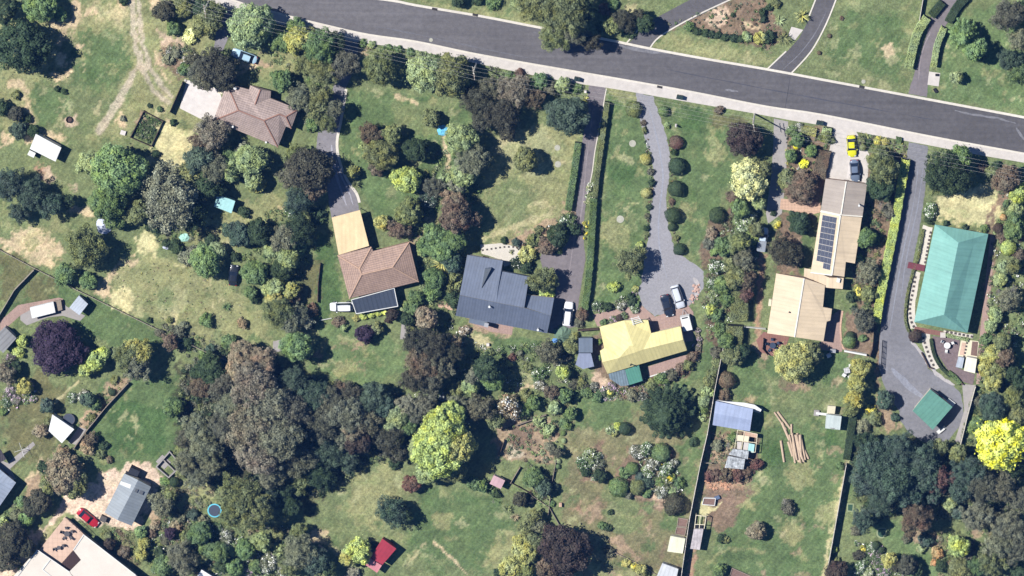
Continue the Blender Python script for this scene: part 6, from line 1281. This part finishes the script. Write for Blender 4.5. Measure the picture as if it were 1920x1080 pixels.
def plant(px, py, rp, typ, cc, zc=None):
    """thing at its foot; crown/trunk prototypes shared between plants"""
    global cnt_; cnt_ += 1; r = rp / 10.0; q = random.Random(int(px * 31 + py * 17)); rgb, word = COL[cc]
    c = col(rgb, 1.0 if cc in ('yl', 'cr') else 1.12 if cc in ('lm', 'yo', 'lg') else 1.3); j = q.uniform(.9, 1.12); c = (c[0] * j * q.uniform(.95, 1.05), c[1] * j, c[2] * j * q.uniform(.92, 1.08), 1)
    tree = typ in 'BGCN' and rp >= 12
    if tree:
        zc = zc or (.62 * r + .6); k = 1.0
        base = W(px, py, zc); t = thing({'B': 'leafy_tree', 'G': 'gum_tree', 'C': 'conifer', 'N': 'bare_tree'}[typ], None, 'tree', (base.x, base.y, 0), {'B': 'leafy garden trees', 'G': 'gum trees', 'C': 'conifers', 'N': 'bare trees'}[typ])
        cls = typ if typ in 'CN' else typ + ('3' if rp >= 30 else '2' if rp >= 19 else '1')
        zr = min(r * .95, zc * .92) if typ != 'C' else zc * .75
        sx, sy = r * q.uniform(.97, 1.1), r * q.uniform(.97, 1.1); rz = q.uniform(0, 6.28)
        if typ != 'N':
            key = cls; ms = PROTO[cls]; o = link('crown', ms[q.randrange(len(ms))], t); o.location = (0, 0, zc); o.scale = (sx, sy, zr * 1.15); o.rotation_euler.z = rz; o.color = c
        tm = {'G': GT, 'N': BT_}.get(typ, TR); o = link('trunk' if typ != 'N' else 'branches', tm[q.randrange(2)], t); o.location = (0, 0, zc); o.scale = (r * .9, r * .9, zc); o.rotation_euler.z = rz
        kw = KW[typ]
    else:
        ty = 'S' if typ in 'BG' else typ
        if ty in 'CN': ty = 'A'
        base = W(px, py, .45 * r); ms = PROTO[ty]
        nm = {'S': 'garden_bush', 'F': 'flowering_bush', 'P': 'flowering_bush', 'Y': 'flowering_bush', 'R': 'clipped_bush', 'A': 'spiky_plant'}[ty]
        if zc and ty in 'FYR' and zc > 1.6 * .45 * r:
            base = W(px, py, zc * .6)
        t = link(nm, ms[q.randrange(len(ms))]); t.location = (base.x, base.y, 0); hz = r * q.uniform(.85, 1.1)
        if zc: hz = zc / .75 if ty != 'R' else zc / 1.0
        t.scale = (r * q.uniform(.95, 1.1), r * q.uniform(.95, 1.1), hz); t.rotation_euler.z = q.uniform(0, 6.28); t.color = c
        tag(t, None, 'plant' if ty == 'A' else 'bush', {'S': 'loose garden bushes', 'F': 'white flowering bushes', 'P': 'pink flowering bushes', 'Y': 'yellow flowering bushes', 'R': 'clipped bushes', 'A': 'spiky plants'}[ty]); kw = KW[ty]
    PEND.append((t, word, kw, px, py, rp)); return t
for ln in TREES.strip().splitlines():
    for it in ln.split('|'):
        f = it.split()
        if float(f[2]) < 3: continue
        plant(float(f[0]), float(f[1]), float(f[2]), f[3], f[4], float(f[5]) if len(f) > 5 else None)
finish_labels()

# ---------------------------------------------------------------- hedges
def hedge(label, s, wd, h, cc, dens=1.0, leaf=.08, mixc=None):
    pts = smooth_line(PL(s), 4) if len(PL(s)) > 2 else PL(s); P = [W(x, y, h * .9) for x, y in pts]; r = np.random.default_rng(int(abs(pts[0][0] * 7)) + 3)
    Q = []; N = []
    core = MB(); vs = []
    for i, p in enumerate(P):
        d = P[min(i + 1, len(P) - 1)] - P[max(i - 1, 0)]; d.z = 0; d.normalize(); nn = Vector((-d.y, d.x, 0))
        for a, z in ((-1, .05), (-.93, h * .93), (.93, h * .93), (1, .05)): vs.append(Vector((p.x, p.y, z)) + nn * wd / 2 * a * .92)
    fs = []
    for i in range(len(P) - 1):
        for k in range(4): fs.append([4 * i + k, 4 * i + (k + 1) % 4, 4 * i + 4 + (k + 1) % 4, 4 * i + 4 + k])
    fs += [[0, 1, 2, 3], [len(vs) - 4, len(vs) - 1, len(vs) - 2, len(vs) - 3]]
    for a, b in zip(P, P[1:]):
        d = b - a; L = d.length
        if L < .01: continue
        d.normalize(); nn = Vector((-d.y, d.x, 0)); n = int(L * (wd + 2 * h) * 210 * dens)
        u = r.uniform(-.02, 1.02, n) * L; f = r.uniform(0, wd + 2 * h, n); top = (f > h) & (f < h + wd)
        off = np.where(top, f - h - wd / 2, np.where(f <= h, -wd / 2, wd / 2)); z = np.where(top, h, np.where(f <= h, f, 2 * h + wd - f)) + r.normal(size=n) * .05
        off = off * (1 + r.normal(size=n) * .05) + .06 * np.sin(u * 2.3 + a.x)
        ax, ay = a.x + d.x * u + nn.x * off, a.y + d.y * u + nn.y * off; Q.append(np.stack([ax, ay, np.abs(z)], 1))
        sg = np.sign(off); N.append(np.stack([np.where(top, 0, nn.x * sg), np.where(top, 0, nn.y * sg), np.where(top, 1, .35)], 1) + r.normal(size=(n, 3)) * .35)
    Q = np.concatenate(Q); N = np.concatenate(N); o0 = Vector((P[0].x, P[0].y, 0)); big = vnoise(Q[:, 0] * 10 + 5000, Q[:, 1] * 10 + 5000, 13, 5)
    t = thing('hedge', label, 'hedge', o0, 'clipped hedges'); me = leaf_mesh('hedge_foliage', Q - np.array(o0), N, np.clip(r.uniform(0, .6, len(Q)) + .4 * big, 0, 1), leaf, r); o = link('foliage', me, t); c = col(COL[cc][0], .95 if cc in ('lm', 'lg') else 1.3); o.color = (*c, 1)
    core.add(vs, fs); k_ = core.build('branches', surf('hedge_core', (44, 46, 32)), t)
hedge('long clipped lime-green hedge left of the wide grey driveway', "1699,300 1690,350 1676,430 1662,500 1650,560 1643,604", 1.5, 1.7, 'lm', 1.0)
hedge('clipped green hedge left of the curving hedged driveway, top right', "1738,33 1722,58 1712,90 1704,128", 1.5, 1.4, 'lg')
hedge('clipped green hedge right of the curving hedged driveway, top right', "1771,52 1758,85 1751,125", 1.1, 1.3, 'lg')
hedge('dark hedge beside the top end of the hedged driveway, left side', "1768,5 1755,20 1746,30", 1.4, 1.0, 'dk'); hedge('dark hedge beside the top end of the hedged driveway, right side', "1812,-5 1793,15 1778,42", 1.4, 1.1, 'dk')
hedge('thin tall hedge between the brown driveway and the strip lawn, upper half', "1139,192 1133,232 1127,280 1120,330 1116,370", .9, 1.25, 'ov'); hedge('thin green and yellow hedge between the brown driveway and the strip lawn, lower half', "1114,372 1111,420 1108,470 1103,530 1096,580", 1.2, 1.3, 'md')
hedge('green hedge along the left edge of the brown driveway', "1084,268 1077,320 1070,365 1066,395", 1.2, 1.2, 'md')
hedge('big square-clipped dark hedge block left of the beige house', "1387,547 1386,600", 3.2, 2.0, 'ov', .8); hedge('square-clipped brown-green hedge block below the dark one', "1378,612 1376,648", 3.0, 2.0, 'ov', .8)
hedge('reddish-brown clipped hedge block left of the driveway with the yellow car', "1546,283 1535,333", 2.3, 1.2, 'br', .9); hedge('golden clipped hedge slab left of the yellow car', "1502,244 1530,249", 1.5, .9, 'yo'); hedge('small green clipped hedge square left of the yellow car', "1551,240 1550,255", 1.6, 1.1, 'lg')
hedge('narrow clipped edging hedge round the slate patio', "1746,636 1752,665 1766,690 1782,706", .6, .6, 'dk'); hedge('low green edging hedge above the slate patio', "1772,628 1815,638", .6, .4, 'lg'); hedge('low clipped border hedge along the wide driveway', "1731,430 1722,480 1709,520 1700,560 1698,600 1704,622", .45, .5, 'ov')
hedge('dark narrow hedge under the golden trees beside the log pile lawn', "1600,780 1592,830 1587,862", 1.3, 1.3, 'dk'); hedge('short green hedge below the curving white path', "1778,698 1790,708 1800,720", .8, .6, 'md'); hedge('small square hedge left of the grey driveway apron', "1680,262 1690,263", 1.0, .7, 'md')
hedge('pink-flowering groundcover hedge right of the white box trailer', "1305,614 1310,635 1312,650 1308,672", .7, .35, 'pk')
# ---------------------------------------------------------------- planted ground cover (nobody could count it)
COVM = {k: leafmat('cover_' + k, col(COL[k][0], 1.2)) for k in ('md', 'dk', 'ov', 'gm', 'lg', 'br', 'rd', 'yo', 'gb', 'tn')}
def cover(label, s, n, cols, h=.45, seed=1, rad=(.25, .7), per=34, leaf=.13):
    poly = PL(s); r = np.random.default_rng(seed); xs = [p[0] for p in poly]; ys = [p[1] for p in poly]
    X = r.uniform(min(xs), max(xs), n * 3); Y = r.uniform(min(ys), max(ys), n * 3); d = pdist(X, Y, poly); X, Y = X[d < 0][:n], Y[d < 0][:n]
    mats = [COVM.get(c) or dict(W=PW, P=PP, Y=PY, C=PC)[c] for c in cols]; Q = []; N = []; MI = []; T = []
    for x, y in zip(X, Y):
        p = W(x, y, 0); R_ = r.uniform(*rad); m_ = max(8, int(per * R_ / .45)); e = r.normal(size=(m_, 3)); e /= np.linalg.norm(e, axis=1, keepdims=True); e[:, 2] = np.abs(e[:, 2])
        Q.append(np.array((p.x, p.y, 0)) + e * np.array([R_, R_, h * r.uniform(.4, 1.3)]) * r.uniform(.6, 1.1, m_)[:, None]); N.append(e + r.normal(size=(m_, 3)) * .5); ci = int(r.integers(len(cols))); gi = next((i_ for i_, q_ in enumerate(cols) if q_ not in 'WPYC'), 0); MI.append(np.where((r.uniform(size=m_) < .42) | (cols[ci] not in ('W', 'P', 'Y', 'C')), ci, gi)); T.append(r.uniform(0, 1, m_) * .6 + .4 * r.uniform())
    Q = np.concatenate(Q); o0 = Vector(Q.mean(0)); o0.z = 0; me = leaf_mesh('ground_cover', Q - np.array(o0), np.concatenate(N), np.concatenate(T), leaf, r, mats=mats, midx=np.concatenate(MI)); o = link('ground_cover', me); o.location = o0
    tag(o, label, 'ground cover', kind='stuff')
cover('mixed low plants in the mulch bed between the upper driveways', "1250,45 1380,0 1440,0 1470,70 1440,95 1300,62", 170, ['dk', 'gm', 'gb', 'br', 'md'], .3, 1, (.12, .4))
cover('messy garden plants below the pale blue car', "295,90 360,80 400,160 345,150", 90, ['gm', 'gb', 'md', 'W'], .4, 2)
cover('rough shrubs and ground cover round the brown tiled house', "500,95 600,130 640,200 610,260 560,230 520,170", 120, ['gm', 'ov', 'md', 'lg'], .6, 3)
cover('low plants below the power lines', "665,72 880,112 875,122 670,90", 90, ['md', 'lg', 'dk'], .4, 4)
cover('planting under the middle power pole', "885,118 1095,160 1085,180 1000,165 880,150", 130, ['md', 'ov', 'gb', 'lg'], .6, 5)
cover('dense garden planting left of the slate grey house', "770,430 860,430 875,480 855,590 800,600 780,540 790,480", 230, ['md', 'lg', 'ov', 'dk'], .7, 6)
cover('shrubby planting between the centre lawns', "790,320 850,230 900,240 905,340 880,440 800,440", 160, ['md', 'lg', 'gm', 'ov'], .7, 7)
cover('flower bed beside the brown driveway bend', "950,475 1000,440 1075,395 1085,420 1015,470 975,490 960,500", 140, ['dk', 'md', 'rd', 'W', 'yo', 'gb'], .45, 8, (.15, .45))
cover('narrow border of small plants left of the gravel driveway', "1203,222 1209,222 1222,300 1226,350 1220,400 1214,450 1209,450 1214,390 1218,330", 90, ['dk', 'br', 'gm', 'md', 'W'], .35, 9, (.12, .3))
cover('narrow border of small plants right of the gravel driveway', "1250,250 1262,250 1272,300 1266,400 1276,460 1262,450 1252,400 1258,320", 60, ['br', 'gb', 'ov', 'tn'], .3, 10, (.12, .3))
cover('thick mixed border left of the white utility', "1375,350 1430,350 1425,420 1410,560 1330,640 1318,560 1330,480 1350,430", 330, ['md', 'ov', 'lg', 'gm', 'br', 'W', 'dk'], .8, 11, (.3, .8))
cover('front garden planting above the beige house', "1472,236 1560,246 1555,270 1535,285 1520,330 1475,330", 130, ['md', 'dk', 'ov', 'W', 'yo', 'gb'], .4, 12, (.15, .45))
cover('planting in the roadside bed right of the yellow car', "1612,248 1700,264 1698,295 1640,290", 110, ['ov', 'yo', 'br', 'gb', 'md'], .35, 13, (.15, .4))
cover('shady planting left of the long lime hedge', "1640,290 1690,300 1660,440 1640,560 1600,600 1590,560 1605,500 1625,400", 230, ['dk', 'gb', 'ov', 'md', 'br'], .5, 14)
cover('cottage garden right of the long green-roofed house', "1862,440 1880,400 1870,330 1920,330 1920,640 1845,720 1835,640 1850,600", 430, ['lg', 'md', 'dk', 'ov', 'gm', 'W', 'br'], .6, 15, (.2, .6))
cover('bush understorey between the green garage and the yellow tree', "1830,720 1890,640 1920,700 1920,800 1850,830 1800,840", 240, ['md', 'ov', 'dk', 'bl' if False else 'gm'], .8, 16, (.3, .8))
cover('low plants in the yellow-roofed house border', "1140,612 1165,600 1163,592 1128,602", 30, ['md', 'P', 'dk', 'W'], .35, 17, (.12, .3))
cover('flower border along the paving above the yellow-roofed house', "1112,578 1195,545 1200,572 1185,574 1120,588", 80, ['md', 'dk', 'W', 'gm', 'P'], .4, 18, (.15, .4))
cover('dense rockery plants below the yellow-roofed house', "1105,722 1165,728 1205,716 1290,688 1306,650 1312,680 1290,700 1230,740 1190,752 1110,748", 330, ['md', 'gm', 'gb', 'ov', 'W', 'br', 'P'], .45, 19, (.18, .5))
cover('plants lining the left side of the white boundary fence', "1345,650 1352,655 1330,780 1312,790 1320,720 1335,690", 120, ['lg', 'ov', 'md', 'br'], .6, 20)
cover('white and yellow flowering island bed', "1180,840 1240,835 1262,860 1282,900 1280,930 1250,935 1225,925 1200,880", 260, ['md', 'gm', 'W', 'W', 'Y', 'lg', 'dk'], .5, 21, (.15, .4))
cover('round flower bed left of the island bed', "1082,858 1100,843 1130,850 1138,880 1120,900 1095,895 1085,880", 110, ['lg', 'W', 'md', 'C', 'dk'], .5, 22, (.15, .4))
cover('vegetable terraces right of the tall lime tree', "950,800 1050,790 1045,870 1035,960 1000,940 980,860 940,850", 190, ['lg', 'md', 'gm', 'gb', 'br'], .4, 23, (.2, .5))
cover('brown dry brush on the soil below the mossy lean-tos', "1324,880 1420,876 1415,892 1395,908 1325,902", 170, ['rd', 'br', 'gb', 'tn'], .35, 24, (.15, .4))
cover('weedy plot left of the timber yard frame', "1336,808 1375,815 1372,870 1330,868", 90, ['gm', 'md', 'tn', 'gb'], .3, 25, (.15, .4))
cover('wild garden at the bottom left', "330,960 400,980 540,990 560,1080 290,1080 260,1000 300,970", 560, ['md', 'lg', 'gm', 'ov', 'W', 'dk', 'tn'], .7, 26, (.3, .8))
cover('scrub round the compost bays', "300,900 345,890 400,900 395,960 300,980 285,940", 130, ['gm', 'ov', 'tn', 'gb'], .5, 27)
cover('yellow-flowering plants left of the thin hedge by the brown driveway', "1128,222 1136,224 1130,250 1122,248", 12, ['Y', 'yo', 'Y'], .5, 51, (.2, .4))
cover('cream-flowering shrubs on the thin hedge by the brown driveway', "1100,342 1116,342 1112,382 1098,382", 26, ['cr' if False else 'C', 'W', 'lg', 'C'], 1.2, 52, (.25, .5))
cover('bright yellow shrubs on the thin hedge by the brown driveway', "1094,412 1112,412 1110,446 1094,446", 20, ['Y', 'yo', 'Y', 'dk'], 1.2, 53, (.25, .45))
cover('yellow groundcover at the top corner of the brown driveway', "1096,178 1104,180 1102,192 1095,190", 7, ['Y', 'yo'], .5, 54, (.2, .4))
cover('undergrowth beneath the big gum grove', "335,700 400,650 560,700 700,730 770,740 780,830 700,870 600,930 420,930 340,860", 900, ['dk', 'gm', 'gb', 'dk', 'ov'], 1.0, 28, (.4, 1.1), 44, .17)
cover('undergrowth beneath the blue-green gum woodland', "1595,850 1700,825 1920,850 1920,1000 1800,970 1730,975 1690,965 1650,970 1620,1000", 620, ['dk', 'gm', 'gb', 'dk', 'ov'], 1.0, 29, (.4, 1.1), 44, .17)
cover('shrubs between the slate grey house and the tall lime tree', "780,600 860,600 900,650 1060,640 1100,700 1070,800 960,780 860,800 770,780", 480, ['md', 'ov', 'gm', 'dk', 'lg', 'W', 'gb'], .8, 30, (.3, .8))
cover('cottage flowers at the left edge', "0,740 25,720 60,715 75,740 40,765 0,775", 90, ['P', 'W', 'md', 'yo', 'gm'], .4, 31, (.15, .4))
cover('plants on the garden strip left of the lush lawn', "217,708 240,716 165,804 145,797", 80, ['md', 'ov', 'gm', 'dk'], .4, 32, (.15, .4))
cover('flower bed beside the lower putting green', "1600,1015 1650,1020 1700,1080 1640,1085", 160, ['W', 'P', 'P', 'md', 'W', 'dk'], .4, 33, (.15, .4))
cover('shrubby mass left of the cream carport', "500,400 560,370 600,400 590,460 560,560 500,560 470,500 440,480", 260, ['md', 'lg', 'dk', 'ov'], .7, 34)
cover('bushes along the paddock fence', "300,600 400,640 440,680 400,700 330,650", 110, ['gm', 'md', 'gb'], .6, 35)
cover('wild planting left of the cream house', "0,960 60,930 50,1000 30,1060 0,1070", 90, ['gb', 'md', 'lg', 'br'], .5, 36)
cover('planting left of the aqua shed under the trees', "280,410 400,340 410,440 360,480 290,450", 130, ['dk', 'gm', 'md', 'gb'], .5, 37)
cover('tall weeds on the dry grass of the middle paddock', "200,500 500,480 500,640 400,660 240,560", 130, ['tn', 'yo', 'gm', 'md'], .2, 38, (.1, .3), 14)
cover('weeds in the veg plot', "271,211 302,227 282,268 250,254", 70, ['dk', 'md', 'gm'], .4, 39, (.15, .4))
cover('planting around the barn lower side', "190,990 250,995 262,1060 215,1040", 70, ['ov', 'md', 'br'], .4, 40)
cover('bush understorey bottom right', "1740,1000 1920,990 1920,1080 1760,1080", 240, ['gm', 'ov', 'tn', 'gb', 'md'], .7, 41, (.3, .7))
# rubble rocks
RK = surf('rock', (214, 176, 150), sc=2, amt=.3)
rr = random.Random(3)
def rocks(label, group, s, n, mat, sz=(.2, .5)):
    poly = PL(s); xs = [p[0] for p in poly]; ys = [p[1] for p in poly]; k = 0
    while k < n:
        x, y = rr.uniform(min(xs), max(xs)), rr.uniform(min(ys), max(ys))
        if pdist(np.array([x]), np.array([y]), poly)[0] > 0: continue
        k += 1; p = W(x, y, 0); r = rr.uniform(*sz); mb = MB(); vs = []
        for z, q in ((0, .9), (.45, 1.0), (.85, .55)):
            for i in range(6): a = i * 1.047 + rr.uniform(-.3, .3); vs.append(p + Vector((math.cos(a) * r * q * rr.uniform(.75, 1.15), math.sin(a) * r * q * rr.uniform(.75, 1.15), z * r * rr.uniform(.8, 1.1))))
        mb.add(vs, [[6 * l_ + i, 6 * l_ + (i + 1) % 6, 6 * l_ + 6 + (i + 1) % 6, 6 * l_ + 6 + i] for l_ in (0, 1) for i in range(6)] + [[12, 13, 14, 15, 16, 17]]); o = mb.build('garden_rock', mat, org=p); tag(o, label, 'rock', group)
rocks('orange rubble rock in the heap on the brown soil right of the boundary fence', 'rubble rocks', "1322,900 1372,902 1370,918 1325,915", 40, surf('orange_rock', (206, 158, 126)), (.12, .38))
rocks('pinkish rock in the heap right of the gravel turning area', 'driveway rocks', "1300,532 1312,534 1310,560 1300,572 1292,568", 26, surf('pink_rock', (206, 172, 156)), (.12, .4))
rocks('pale rock edging the border below the round trees of the left garden', 'border rocks', "340,112 348,104 352,150 344,152", 8, CONC)

# ---------------------------------------------------------------- the air below the aircraft
mb = MB(); mb.box((0, 0, 799), (9000, 9000, 1602)); hz = mb.build('haze', [], org=(0, 0, 0)); hz['kind'] = 'stuff'; hz['label'] = 'thin blue air between the ground and the aircraft'
hm = bpy.data.materials.new('haze'); hm.use_nodes = True; hn = hm.node_tree; hn.nodes.clear(); ho = hn.nodes.new('ShaderNodeOutputMaterial'); hv = hn.nodes.new('ShaderNodeVolumePrincipled')
hv.inputs['Color'].default_value = (.12, .34, .95, 1); hv.inputs['Density'].default_value = 2.6e-5; hn.links.new(hv.outputs[0], ho.inputs['Volume']); hz.data.materials.clear(); hz.data.materials.append(hm)
